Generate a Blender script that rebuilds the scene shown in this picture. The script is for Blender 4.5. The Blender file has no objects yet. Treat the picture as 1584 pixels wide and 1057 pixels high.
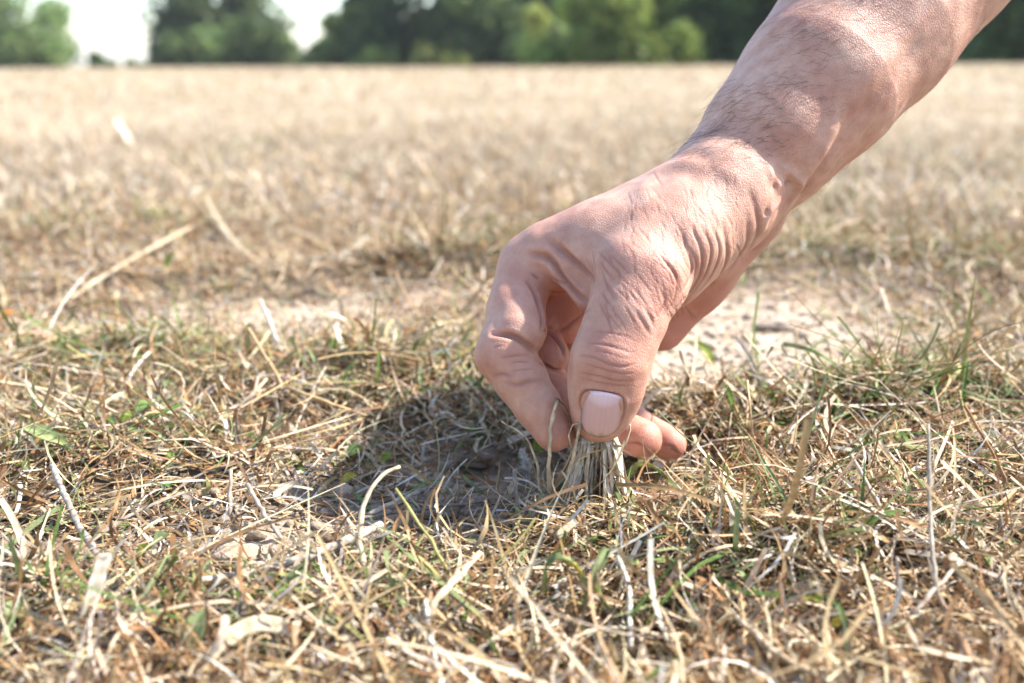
import bpy, math, random
import numpy as np
from mathutils import Vector, Matrix

# ------------------------------------------------------------------ camera, sky, sun, exposure
scene = bpy.context.scene
COL = scene.collection
R = math.radians

FPX, CX, CY = 1540.0, 792.0, 528.5            # focal length and centre in pixels of the 1584 px wide photograph
CAM_H, PITCH, ROLL = 0.149, 15.6, -0.40        # metres, degrees
cam_data = bpy.data.cameras.new('camera')
cam = bpy.data.objects.new('camera', cam_data)
COL.objects.link(cam)
cam_data.sensor_width = 36.0
cam_data.lens = 36.0 * FPX / 1584.0
cam_data.clip_start = 0.02
cam_data.clip_end = 3000.0
CAM_ROT = Matrix.Rotation(R(90.0 - PITCH), 4, 'X') @ Matrix.Rotation(R(ROLL), 4, 'Z')
CAM_MAT = Matrix.Translation((0.0, -0.316, CAM_H)) @ CAM_ROT
cam.matrix_world = CAM_MAT
cam_data.dof.use_dof = True
cam_data.dof.focus_distance = 0.337
cam_data.dof.aperture_fstop = 7.4
cam_data.dof.aperture_blades = 9
scene.camera = cam

SUN_AZ, SUN_EL = 76.5, 46.0                    # azimuth clockwise from +Y (away from the camera), elevation
sun_dir = Vector((math.sin(R(SUN_AZ)) * math.cos(R(SUN_EL)), math.cos(R(SUN_AZ)) * math.cos(R(SUN_EL)), math.sin(R(SUN_EL))))
world = bpy.data.worlds.new('World')
scene.world = world
world.use_nodes = True
wn = world.node_tree
wn.nodes.clear()
w_out = wn.nodes.new('ShaderNodeOutputWorld')
w_bg = wn.nodes.new('ShaderNodeBackground')
w_sky = wn.nodes.new('ShaderNodeTexSky')
w_sky.sky_type = 'NISHITA'
w_sky.sun_disc = False
w_sky.sun_elevation = R(SUN_EL)
w_sky.sun_rotation = R(SUN_AZ)
w_sky.air_density = 1.0
w_sky.dust_density = 0.8
w_sky.ozone_density = 0.8
w_bg.inputs['Strength'].default_value = 0.15
w_tint = wn.nodes.new('ShaderNodeMixRGB')             # the photograph's cool white balance
w_tint.blend_type = 'MULTIPLY'
w_tint.inputs[0].default_value = 1.0
w_tint.inputs[2].default_value = (1.0, 1.0, 1.03, 1.0)
wn.links.new(w_sky.outputs[0], w_tint.inputs[1])
wn.links.new(w_tint.outputs[0], w_bg.inputs[0])
wn.links.new(w_bg.outputs[0], w_out.inputs[0])

sun_data = bpy.data.lights.new('sun', 'SUN')
sun_data.energy = 4.8
sun_data.angle = R(1.0)
sun_data.color = (1.0, 0.96, 0.91)
sun = bpy.data.objects.new('sun', sun_data)
sun.rotation_euler = (-sun_dir).to_track_quat('-Z', 'Y').to_euler()
sun.location = sun_dir * 30
COL.objects.link(sun)

scene.view_settings.view_transform = 'Standard'
scene.view_settings.look = 'None'
scene.view_settings.gamma = 1.0
scene.view_settings.use_curve_mapping = False
scene.view_settings.exposure = 1.42
scene.render.engine = 'CYCLES'
scene.cycles.use_denoising = True
scene.cycles.max_bounces = 8
scene.cycles.transparent_max_bounces = 8
scene.cycles.sample_clamp_indirect = 8.0

rng = np.random.default_rng(11)
random.seed(11)

# ------------------------------------------------------------------ helpers
def lin(r, g, b):
    """sRGB 0-255 -> linear"""
    f = lambda c: (c / 255 / 12.92) if c / 255 <= 0.04045 else ((c / 255 + 0.055) / 1.055) ** 2.4
    return (f(r), f(g), f(b))

def mesh_obj(name, verts, faces, mat=None, parent=None, smooth=True, cols=None, extra=None):
    """one mesh object from numpy arrays; faces is an (n,3) or (n,4) array"""
    verts = np.asarray(verts, np.float32)
    faces = np.asarray(faces, np.int32)
    me = bpy.data.meshes.new(name)
    nf, k = faces.shape
    me.vertices.add(len(verts))
    me.vertices.foreach_set('co', verts.ravel())
    me.loops.add(nf * k)
    me.loops.foreach_set('vertex_index', faces.ravel())
    me.polygons.add(nf)
    me.polygons.foreach_set('loop_start', np.arange(0, nf * k, k, dtype=np.int32))
    me.update(calc_edges=True)
    if smooth:
        me.polygons.foreach_set('use_smooth', np.ones(nf, bool))
    if cols is not None:
        a = me.attributes.new('col', 'FLOAT_COLOR', 'POINT')
        c = np.ones((len(verts), 4), np.float32)
        c[:, :3] = cols
        a.data.foreach_set('color', c.ravel())
    for key, val in (extra or {}).items():
        a = me.attributes.new(key, 'FLOAT', 'POINT')
        a.data.foreach_set('value', np.asarray(val, np.float32).ravel())
    if mat is not None:
        me.materials.append(mat)
    o = bpy.data.objects.new(name, me)
    COL.objects.link(o)
    if parent is not None:
        o.parent = parent
        o.matrix_parent_inverse = parent.matrix_basis.inverted()
    return o

def tag(o, label=None, cat=None, group=None, kind=None):
    if label: o['label'] = label
    if cat: o['category'] = cat
    if group: o['group'] = group
    if kind: o['kind'] = kind
    return o

def empty(name, loc=(0, 0, 0)):
    o = bpy.data.objects.new(name, None)
    o.empty_display_size = 0.02
    o.location = loc
    COL.objects.link(o)
    return o

def new_mat(name):
    m = bpy.data.materials.new(name)
    m.use_nodes = True
    nt = m.node_tree
    nt.nodes.clear()
    return m, nt, nt.nodes.new('ShaderNodeOutputMaterial')

def node(nt, t, **kw):
    n = nt.nodes.new(t)
    for k, v in kw.items():
        if k in n.inputs: n.inputs[k].default_value = v
        else: setattr(n, k, v)
    return n

CAM_NP = np.array(CAM_MAT)
def cam2world(p):
    """camera frame in mm (x right, y up, z depth) -> world metres"""
    p = np.asarray(p, float) / 1000.0
    q = np.stack([p[..., 0], p[..., 1], -p[..., 2]], -1)
    return q @ CAM_NP[:3, :3].T + CAM_NP[:3, 3]

def J(u, v, d):
    return np.array([(u - CX) * d / FPX, (CY - v) * d / FPX, d], float)

def vnoise(x, y, seed=0):
    """smooth value noise in 2D, about -1..1"""
    x = np.asarray(x, float); y = np.asarray(y, float)
    xi = np.floor(x).astype(np.int64); yi = np.floor(y).astype(np.int64)
    fx = x - xi; fy = y - yi
    fx = fx * fx * (3 - 2 * fx); fy = fy * fy * (3 - 2 * fy)
    def h(a, b):
        n = (a * 374761393 + b * 668265263 + seed * 1442695041) & 0xFFFFFFFF
        n = ((n ^ (n >> 13)) * 1274126177) & 0xFFFFFFFF
        n = n ^ (n >> 16)
        return (n & 0xFFFF) / 32767.5 - 1.0
    return ((h(xi, yi) * (1 - fx) + h(xi + 1, yi) * fx) * (1 - fy)
            + (h(xi, yi + 1) * (1 - fx) + h(xi + 1, yi + 1) * fx) * fy)

# ------------------------------------------------------------------ the ground
def ray(u, v):
    d = cam2world(J(u, v, 1000.0)) - CAM_NP[:3, 3]
    return d                                   # per metre of depth along the axis
def on_plane(u, v, h=0.0):
    """point at height h under pixel u, v"""
    d = ray(u, v)
    t = (h - CAM_NP[2, 3]) / d[2]
    return CAM_NP[:3, 3] + d * t

# (pixel, pixel, radius x, radius y in metres, height in metres, bare soil 0..1, dry pale soil 0..1, green 0..1)
FEATURES = [
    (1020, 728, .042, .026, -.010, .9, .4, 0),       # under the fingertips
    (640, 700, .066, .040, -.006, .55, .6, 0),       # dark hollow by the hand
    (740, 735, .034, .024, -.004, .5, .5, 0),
    (480, 655, .030, .016, -.002, .7, .4, 0),
    (1190, 490, .140, .120, -.004, 1.05, 1.0, 0),      # sandy patch behind the hand
    (1080, 560, .070, .060, -.003, 1.0, 1.0, 0),
    (1230, 530, .090, .050, -.002, .8, 1.0, 0),
    (300, 760, .060, .016, -.001, .5, .15, 0),
    (450, 820, .040, .014, -.001, .6, .4, 0),
    (480, 478, .110, .070, -.003, .65, .9, 0),
    (250, 500, .070, .040, -.002, .6, .7, 0),
    (350, 870, .026, .014, -.002, .8, .8, 0),         # clods at the lower left
    (120, 850, .030, .014, -.002, .8, .3, 0),
    (540, 880, .022, .014, .000, .5, .7, 0),
    (620, 800, .040, .016, .000, .45, .3, 0),
    (1540, 800, .040, .022, -.003, .5, .0, 0),
    (580, 575, .070, .034, .008, -.4, 0, 0),         # grassy swells
    (1300, 650, .055, .030, .008, -.4, 0, .25),
    (1480, 620, .080, .040, .010, -.4, 0, .45),
    (1420, 520, .150, .060, .010, -.4, 0, .6),
    (920, 800, .030, .018, .003, .1, 0, 0),
    (1200, 850, .060, .025, .005, -.4, 0, .15),
    (100, 700, .060, .030, .006, -.2, 0, .6),
    (60, 820, .022, .012, .003, -.2, 0, .9),
    (90, 560, .080, .040, .006, -.2, 0, .5),
    (250, 545, .050, .030, .004, -.1, 0, .3),
    (640, 425, .120, .050, .012, -.4, .0, .08),
    (760, 420, .060, .040, .012, -.4, .0, .2),
    (130, 370, .200, .070, .008, -.3, .0, .3),
    (1300, 420, .200, .080, .014, -.4, .0, .55),
    (420, 950, .050, .020, .003, -.2, 0, .35),
    (100, 950, .050, .020, .003, -.2, 0, .45),
]
FPOS = [on_plane(f[0], f[1])[:2] for f in FEATURES]

def blobs(x, y, col):
    s = np.zeros_like(x)
    for f, p in zip(FEATURES, FPOS):
        if f[col]:
            s += f[col] * np.exp(-((x - p[0]) / f[2]) ** 2 - ((y - p[1]) / f[3]) ** 2)
    return s

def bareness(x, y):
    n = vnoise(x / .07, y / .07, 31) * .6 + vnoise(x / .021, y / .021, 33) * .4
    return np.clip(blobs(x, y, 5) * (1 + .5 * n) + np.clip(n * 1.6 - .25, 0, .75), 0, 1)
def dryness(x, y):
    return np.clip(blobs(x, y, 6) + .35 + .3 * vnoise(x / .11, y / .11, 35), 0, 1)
def greenness(x, y):
    n = vnoise(x / .16, y / .16, 41) * .6 + vnoise(x / .5, y / .5, 43) * .4 + vnoise(x / 2.7, y / 2.7, 44) * .35
    return np.clip(blobs(x, y, 7) * 1.1 + np.maximum(n - .33, 0) * .75, 0, 1)

def height(x, y):
    x = np.asarray(x, float); y = np.asarray(y, float)
    r = np.hypot(x, y + .316)
    h = .0050 * vnoise(x / .13, y / .13, 1) + .0030 * vnoise(x / .045, y / .045, 2) + .0016 * vnoise(x / .017, y / .017, 3)
    h += np.clip(r - .8, 0, 1.5) / 1.5 * (.014 * vnoise(x / .5, y / .5, 4) + .010 * vnoise(x / 1.7, y / 1.7, 5))
    h += np.clip(r - 6, 0, 30) / 30 * .10 * vnoise(x / 14, y / 14, 6)
    h += blobs(x, y, 4)
    return h

m_soil, nt, out = new_mat('soil')
b = node(nt, 'ShaderNodeBsdfPrincipled', Roughness=.95)
b.inputs['Specular IOR Level'].default_value = .1
tc = node(nt, 'ShaderNodeTexCoord')
n1 = node(nt, 'ShaderNodeTexNoise', Scale=90.0, Detail=6.0, Roughness=.7)
n2 = node(nt, 'ShaderNodeTexNoise', Scale=700.0, Detail=5.0, Roughness=.7)
n3_ = node(nt, 'ShaderNodeTexNoise', Scale=1.3, Detail=5.0, Roughness=.6)
for n_ in (n1, n2, n3_): nt.links.new(tc.outputs['Object'], n_.inputs['Vector'])
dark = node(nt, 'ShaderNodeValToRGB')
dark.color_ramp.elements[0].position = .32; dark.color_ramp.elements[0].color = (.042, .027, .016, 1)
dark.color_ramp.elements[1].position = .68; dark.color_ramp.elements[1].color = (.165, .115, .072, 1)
nt.links.new(n1.outputs[0], dark.inputs[0])
pale = node(nt, 'ShaderNodeValToRGB')
pale.color_ramp.elements[0].position = .3; pale.color_ramp.elements[0].color = (.30, .225, .155, 1)
pale.color_ramp.elements[1].position = .7; pale.color_ramp.elements[1].color = (.56, .45, .34, 1)
nt.links.new(n1.outputs[0], pale.inputs[0])
field = node(nt, 'ShaderNodeValToRGB')
field.color_ramp.elements[0].position = .33; field.color_ramp.elements[0].color = (.28, .225, .145, 1)
field.color_ramp.elements[1].position = .66; field.color_ramp.elements[1].color = (.41, .335, .235, 1)
nt.links.new(n3_.outputs[0], field.inputs[0])
a_dry = node(nt, 'ShaderNodeAttribute', attribute_name='dry')
a_far = node(nt, 'ShaderNodeAttribute', attribute_name='straw')
mx = node(nt, 'ShaderNodeMixRGB'); nt.links.new(a_dry.outputs['Fac'], mx.inputs[0])
nt.links.new(dark.outputs[0], mx.inputs[1]); nt.links.new(pale.outputs[0], mx.inputs[2])
mx2 = node(nt, 'ShaderNodeMixRGB'); nt.links.new(a_far.outputs['Fac'], mx2.inputs[0])
nt.links.new(mx.outputs[0], mx2.inputs[1]); nt.links.new(field.outputs[0], mx2.inputs[2])
n4 = node(nt, 'ShaderNodeTexNoise', Scale=.22, Detail=4.0, Roughness=.65)
nt.links.new(tc.outputs['Object'], n4.inputs['Vector'])
weed = node(nt, 'ShaderNodeMapRange'); weed.inputs['From Min'].default_value = .54; weed.inputs['From Max'].default_value = .70; weed.inputs['To Max'].default_value = .55
nt.links.new(n4.outputs[0], weed.inputs[0])
wf = node(nt, 'ShaderNodeMath', operation='MULTIPLY'); nt.links.new(weed.outputs[0], wf.inputs[0]); nt.links.new(a_far.outputs['Fac'], wf.inputs[1])
mx3 = node(nt, 'ShaderNodeMixRGB'); mx3.inputs[2].default_value = (.24, .25, .11, 1)
nt.links.new(wf.outputs[0], mx3.inputs[0]); nt.links.new(mx2.outputs[0], mx3.inputs[1])
nt.links.new(mx3.outputs[0], b.inputs['Base Color'])
bp = node(nt, 'ShaderNodeBump', Strength=.9, Distance=.002); nt.links.new(n1.outputs[0], bp.inputs['Height'])
bp2 = node(nt, 'ShaderNodeBump', Strength=.8, Distance=.0008); nt.links.new(n2.outputs[0], bp2.inputs['Height']); nt.links.new(bp.outputs[0], bp2.inputs['Normal'])
nt.links.new(bp2.outputs[0], b.inputs['Normal'])
nt.links.new(b.outputs[0], out.inputs[0])

def make_ground():
    nr = 470
    fine = np.radians(np.linspace(-46, 46, 261))
    rest = np.radians(np.linspace(46, 314, 61))[1:-1]
    an = np.concatenate([fine, rest]); na = len(an)
    rr = .09 * (900 / .09) ** (np.linspace(0, 1, nr) ** 1.25)
    RR, AA = np.meshgrid(rr, an, indexing='ij')
    X = RR * np.sin(AA); Y = RR * np.cos(AA) - .316
    Z = height(X.ravel(), Y.ravel()).reshape(X.shape)
    V = np.stack([X, Y, Z], -1).reshape(-1, 3)
    i, j = np.meshgrid(np.arange(nr - 1), np.arange(na), indexing='ij')
    j2 = (j + 1) % na
    F = np.stack([i * na + j, i * na + j2, (i + 1) * na + j2, (i + 1) * na + j], -1).reshape(-1, 4)[:, ::-1]
    r0 = np.hypot(V[:, 0], V[:, 1] + .316)
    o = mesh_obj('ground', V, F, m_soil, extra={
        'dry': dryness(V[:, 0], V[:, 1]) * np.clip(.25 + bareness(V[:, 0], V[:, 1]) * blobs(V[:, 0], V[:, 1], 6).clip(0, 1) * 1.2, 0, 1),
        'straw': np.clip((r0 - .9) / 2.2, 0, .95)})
    return tag(o, kind='structure')
ground = make_ground()

# ------------------------------------------------------------------ the person's arm and hand
# the body is a signed distance field in mm (camera-aligned axes, real depths), meshed with surface nets
def smin(a, b, k):
    h = np.maximum(k - np.abs(a - b), 0.0) / k
    return np.minimum(a, b) - h * h * k * 0.25

def cone(p, a, b, ra, rb, ratio=1.0, n=(0, 0, 1)):
    a = np.asarray(a, np.float32); b = np.asarray(b, np.float32)
    ba = b - a
    q = p - a
    t = np.clip((q @ ba) / float(ba @ ba), 0, 1)
    q = q - t[:, None] * ba
    d2 = np.einsum('ij,ij->i', q, q)
    if ratio != 1.0:
        n = np.asarray(n, np.float32)
        qn = q @ n
        d2 = d2 + (ratio * ratio - 1) * qn * qn
    return np.sqrt(d2) - (ra + (rb - ra) * t)

def chain(pts, k=4.0):
    """list of (u, v, depth, radius[, ratio]) -> list of cones"""
    out = []
    for a, b in zip(pts[:-1], pts[1:]):
        out.append((J(*a[:3]), J(*b[:3]), a[3], b[3], (a[4] if len(a) > 4 else 1.0)))
    return out, k

ARM = [
    (J(1132, 285, 367), J(1199, 207, 371), 21.0, 23.5, .80),
    (J(1199, 207, 371), J(1264, 132, 376), 23.5, 27.9, .80),
    (J(1264, 132, 376), J(1334, 50, 383), 27.9, 31.3, .80),
    (J(1334, 50, 383), np.array([242., 236, 392]), 31.3, 37, .88),
    (np.array([242., 236, 392]), np.array([336., 340, 404]), 37, 41, .92),
    # hand body: metacarpals and palm
    (J(1108, 290, 352), J(822, 412, 360), 15.5, 10.6, 1),
    (J(1110, 285, 370), J(852, 424, 380), 15, 10.8, 1),
    (J(1125, 300, 385), J(895, 455, 402), 14, 10.2, 1),
    (J(1140, 315, 395), J(945, 495, 412), 13, 9.8, 1),
    (J(1158, 330, 392), J(1080, 427, 398), 13.0, 11.3, 1),
    (J(1080, 427, 398), J(1022, 505, 402), 11.3, 9.3, 1),      # hypothenar
    (J(1080, 380, 385), J(940, 470, 393), 14, 12, 1),           # palm
    (J(1055, 345, 345), J(930, 378, 346), 13.5, 10, 1),         # back of the hand towards the thumb web
    (J(1000, 372, 340), J(925, 400, 343), 12.0, 8.5, 1),
    (J(935, 372, 350), J(850, 392, 354), 11.0, 8.5, 1),
]
PADS = [
    (J(884, 448, 370), J(872, 495, 375), 9.5, 9.0, 1),          # palm pad below the index knuckle
    (J(905, 500, 385), J(930, 500, 388), 10.0, 10.0, 1),
]
WEB = [(J(834, 384, 351), J(872, 414, 346), 4.2, 5.0, 1), (J(872, 414, 346), J(914, 460, 341), 5.0, 5.8, 1)]
THUMB = [
    (J(1122, 318, 352), J(1050, 372, 341), 16, 14.5, 1),
    (J(1050, 372, 341), J(985, 425, 331), 14.5, 13.0, 1),
    (J(1112, 338, 360), J(1035, 425, 346), 15, 12.0, 1),        # thenar
    (J(985, 425, 331), J(970, 490, 327), 13.0, 12.1, 1),
    (J(970, 490, 327), J(944, 558, 325), 12.1, 12.0, 1),
    (J(944, 558, 325), J(937, 600, 327), 12.0, 11.0, 1.08),
    (J(937, 600, 327), J(928.5, 637, 330), 11.0, 9.3, 1.18),
    (J(1018, 436, 326), J(1026, 446, 329), 8.0, 7.5, 1),        # knuckle
    (J(934, 622, 332), J(926, 642, 335), 9.5, 8.0, 1),          # pulp
]
INDEX = [
    (J(815, 415, 358), J(797, 480, 350), 10.7, 9.7, 1),
    (J(797, 480, 350), J(781, 548, 341), 9.7, 9.9, 1),
    (J(781, 548, 341), J(806, 588, 339), 9.9, 8.6, 1),
    (J(806, 588, 339), J(832, 628, 338), 8.7, 7.8, 1),
    (J(832, 628, 338), J(857, 667, 337), 7.8, 6.9, 1),
]
INDEX_BULGE = [(J(805, 478, 347), J(804, 513, 341), 8.7, 9.2, 1)]
MIDDLE = [
    (J(852, 424, 380), J(812, 552, 368), 10.5, 9.3, 1),
    (J(812, 552, 368), J(868, 625, 356), 9.3, 8.1, 1),
    (J(868, 625, 356), J(926, 692, 347), 8.1, 7.0, 1),
    (J(842, 535, 362), J(850, 549, 358), 7.4, 7.0, 1),
]
RING = [
    (J(895, 455, 402), J(850, 580, 390), 10.2, 9.0, 1),
    (J(850, 580, 390), J(930, 652, 378), 9.0, 7.8, 1),
    (J(930, 652, 378), J(994, 680, 367), 7.8, 7.2, 1),
]
PINKY = [
    (J(945, 495, 412), J(935, 600, 405), 9.6, 8.2, 1),
    (J(935, 600, 405), J(978, 658, 393), 8.2, 7.1, 1),
    (J(978, 658, 393), J(1035, 686, 384), 7.1, 6.6, 1),
]

def blend(p, prims, k):
    d = None
    for a, b, ra, rb, ratio in prims:
        e = cone(p, a, b, ra, rb, ratio)
        d = e if d is None else smin(d, e, k)
    return d

def body_sdf(p):
    arm = blend(p, ARM, 9.0)
    palm = smin(arm, blend(p, PADS, 5.0), 6.0)
    thumb = smin(arm, blend(p, THUMB, 6.0), 9.0)
    d = smin(palm, thumb, 3.0)
    d = smin(d, blend(p, WEB, 3.0), 1.8)
    idx = smin(smin(palm, blend(p, INDEX, 2.6), 2.6), blend(p, INDEX_BULGE, 2.0), 1.2)
    mid = smin(smin(palm, blend(p, MIDDLE[:3], 3.0), 5.0), blend(p, MIDDLE[3:], 1), 1.2)
    rin = smin(palm, blend(p, RING, 3.0), 5.0)
    pin = smin(palm, blend(p, PINKY, 3.0), 5.0)
    for e in (idx, mid, rin, pin):
        d = smin(d, e, 0.9)
    return d

def sdf_chunked(p, step=250000):
    p = np.asarray(p, np.float32)
    return np.concatenate([body_sdf(p[i:i + step]) for i in range(0, len(p), step)]) if len(p) else np.zeros(0)

def axis(lo, *legs):
    """grid lines from lo in legs of (end, step)"""
    c = [lo]; st = legs[0][1]
    for end, want in legs:
        while c[-1] < end:
            st = st + np.clip(want - st, -.04 * st, .06 * st)
            c.append(c[-1] + st)
    return np.array(c, np.float32)

def surface_net(xs, ys, zs):
    # coarse look for the shell, then the exact field only near it
    cst = 4.0
    cx, cy, cz = [np.arange(a[0] - 4, a[-1] + 8, cst, dtype=np.float32) for a in (xs, ys, zs)]
    G = np.stack(np.meshgrid(cx, cy, cz, indexing='ij'), -1).reshape(-1, 3)
    C = sdf_chunked(G).reshape(len(cx), len(cy), len(cz))
    ix, iy, iz = [np.clip(np.rint((a - c[0]) / cst).astype(int), 0, len(c) - 1) for a, c in ((xs, cx), (ys, cy), (zs, cz))]
    F = C[np.ix_(ix, iy, iz)].astype(np.float32)
    near = np.abs(F) < 6.5
    I, K, L = np.nonzero(near)
    F[near] = sdf_chunked(np.stack([xs[I], ys[K], zs[L]], -1))
    S = F < 0
    nx, ny, nz = S.shape
    m = S[:-1, :-1, :-1].astype(np.int8)
    n_in = np.zeros((nx - 1, ny - 1, nz - 1), np.int8)
    for a in (0, 1):
        for b in (0, 1):
            for c in (0, 1):
                n_in += S[a:nx - 1 + a, b:ny - 1 + b, c:nz - 1 + c]
    act = (n_in > 0) & (n_in < 8)
    idx = -np.ones(act.shape, np.int32)
    ci, cj, ck = np.nonzero(act)
    idx[ci, cj, ck] = np.arange(len(ci))
    acc = np.zeros((len(ci), 3), np.float64); cnt = np.zeros(len(ci))
    corners = [(a, b, c) for a in (0, 1) for b in (0, 1) for c in (0, 1)]
    val = {k: F[ci + k[0], cj + k[1], ck + k[2]] for k in corners}
    pos = {k: np.stack([xs[ci + k[0]], ys[cj + k[1]], zs[ck + k[2]]], -1) for k in corners}
    for k in corners:
        for ax in range(3):
            if k[ax] == 0:
                k2 = list(k); k2[ax] = 1; k2 = tuple(k2)
                cr = (val[k] < 0) != (val[k2] < 0)
                t = np.where(cr, val[k] / np.where(cr, val[k] - val[k2], 1), 0)[:, None]
                acc += np.where(cr[:, None], pos[k] + t * (pos[k2] - pos[k]), 0)
                cnt += cr
    V = acc / cnt[:, None]
    quads = []
    for ax in range(3):
        lo = [slice(None)] * 3; hi = [slice(None)] * 3
        lo[ax] = slice(0, -1); hi[ax] = slice(1, None)
        e = S[tuple(lo)] != S[tuple(hi)]
        o1, o2 = [b for b in range(3) if b != ax]
        q = np.stack(np.nonzero(e), -1)
        ok = (q[:, o1] > 0) & (q[:, o2] > 0) & (q[:, o1] < S.shape[o1] - 1) & (q[:, o2] < S.shape[o2] - 1)
        q = q[ok]
        inside = S[q[:, 0], q[:, 1], q[:, 2]]
        d1 = np.zeros(3, int); d1[o1] = 1
        d2 = np.zeros(3, int); d2[o2] = 1
        f = lambda r: idx[r[:, 0], r[:, 1], r[:, 2]]
        Q = np.stack([f(q - d1 - d2), f(q - d2), f(q), f(q - d1)], -1)
        flip = inside if ax != 1 else ~inside
        Q[flip] = Q[flip][:, ::-1]
        quads.append(Q)
    return V, np.concatenate(quads)

def gradient(p, h=0.25):
    g = np.zeros_like(p)
    for a in range(3):
        e = np.zeros(3); e[a] = h
        g[:, a] = (sdf_chunked(p + e) - sdf_chunked(p - e)) / (2 * h)
    return g

xs = axis(-18, (88, .47), (200, .85), (392, 4.0))
ys = axis(-46, (62, .47), (134, .85), (452, 4.0))
zs = axis(309, (356, .47), (440, 1.0), (535, 4.0))
HV, HQ = surface_net(xs, ys, zs)
g = gradient(HV)
d0 = sdf_chunked(HV)
HV = HV - (d0 / np.maximum((g * g).sum(1), 0.05))[:, None] * g
HN = g / np.linalg.norm(g, axis=1, keepdims=True)

def march(u, v, dmin=300.0, dmax=470.0):
    """where the view ray of a pixel meets the skin (mm), to find the place of a crease on the hand"""
    u = np.atleast_1d(np.asarray(u, float)); v = np.atleast_1d(np.asarray(v, float))
    dirs = np.stack([(u - CX) / FPX, (CY - v) / FPX, np.ones_like(u)], -1)
    t = np.full(len(u), dmin)
    for _ in range(60):
        e = sdf_chunked(dirs * t[:, None])
        t = np.minimum(t + e * 0.85, dmax)
    return dirs * t[:, None], t < dmax - 1

def spline(pts, n=40):
    pts = np.asarray(pts, float)
    k = np.concatenate([[0], np.cumsum(np.linalg.norm(np.diff(pts, axis=0), axis=1))])
    P = np.vstack([2 * pts[0] - pts[1], pts, 2 * pts[-1] - pts[-2]])
    out = []
    for i in range(len(pts) - 1):
        p0, p1, p2, p3 = P[i:i + 4]
        t = np.linspace(0, 1, max(2, n // (len(pts) - 1)), endpoint=False)[:, None]
        out.append(0.5 * ((2 * p1) + (p2 - p0) * t + (2 * p0 - 5 * p1 + 4 * p2 - p3) * t ** 2 + (3 * p1 - p0 - 3 * p2 + p3) * t ** 3))
    out.append(pts[-1:])
    return np.vstack(out)

disp = np.zeros(len(HV)); crease_attr = np.zeros(len(HV))
LINES = []
def line_on_skin(pix, depth, width, side=0.15, red=0.6, taper=True):
    """a crease (depth > 0) or a raised vein (depth < 0) along a curve on the skin, in mm"""
    LINES.append((spline(pix, 24), depth, width, side, red, taper))

def press_line(P, ok, depth, width, side, red, taper):
    n = len(P)
    w = np.sin(np.linspace(0.12, math.pi - 0.12, n)) ** 0.6 if taper else np.ones(n)
    P, w = P[ok], w[ok]
    if len(P) < 3: return
    reach = width * 4.0
    lo, hi = P.min(0) - reach, P.max(0) + reach
    sel = np.nonzero(((HV > lo) & (HV < hi)).all(1))[0]
    if not len(sel): return
    D = np.full(len(sel), 1e9); W = np.zeros(len(sel))
    for i in range(len(P) - 1):
        a, b = P[i], P[i + 1]
        ba = b - a; L = ba @ ba
        if L < 1e-9 or L > 25: continue
        t = np.clip(((HV[sel] - a) @ ba) / L, 0, 1)
        e = np.linalg.norm(HV[sel] - a - t[:, None] * ba, axis=1)
        c = e < D
        D[c] = e[c]; W[c] = (w[i] + (w[i + 1] - w[i]) * t)[c]
    prof = np.exp(-(D / width) ** 2)
    disp[sel] += -depth * W * (prof - side * np.exp(-((D - 2.0 * width) / width) ** 2))
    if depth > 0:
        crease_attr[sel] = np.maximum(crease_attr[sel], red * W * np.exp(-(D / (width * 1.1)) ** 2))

def c5(*pts): return [(960 + x / 3.523, 200 + y / 3.523) for x, y in pts]
def c3(*pts): return [(870 + x / 4.805, 380 + y / 4.805) for x, y in pts]
def c1(*pts): return [(720 + x / 5.285, 360 + y / 5.285) for x, y in pts]
def c2(*pts): return [(720 + x / 5.285, 520 + y / 5.285) for x, y in pts]
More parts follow.
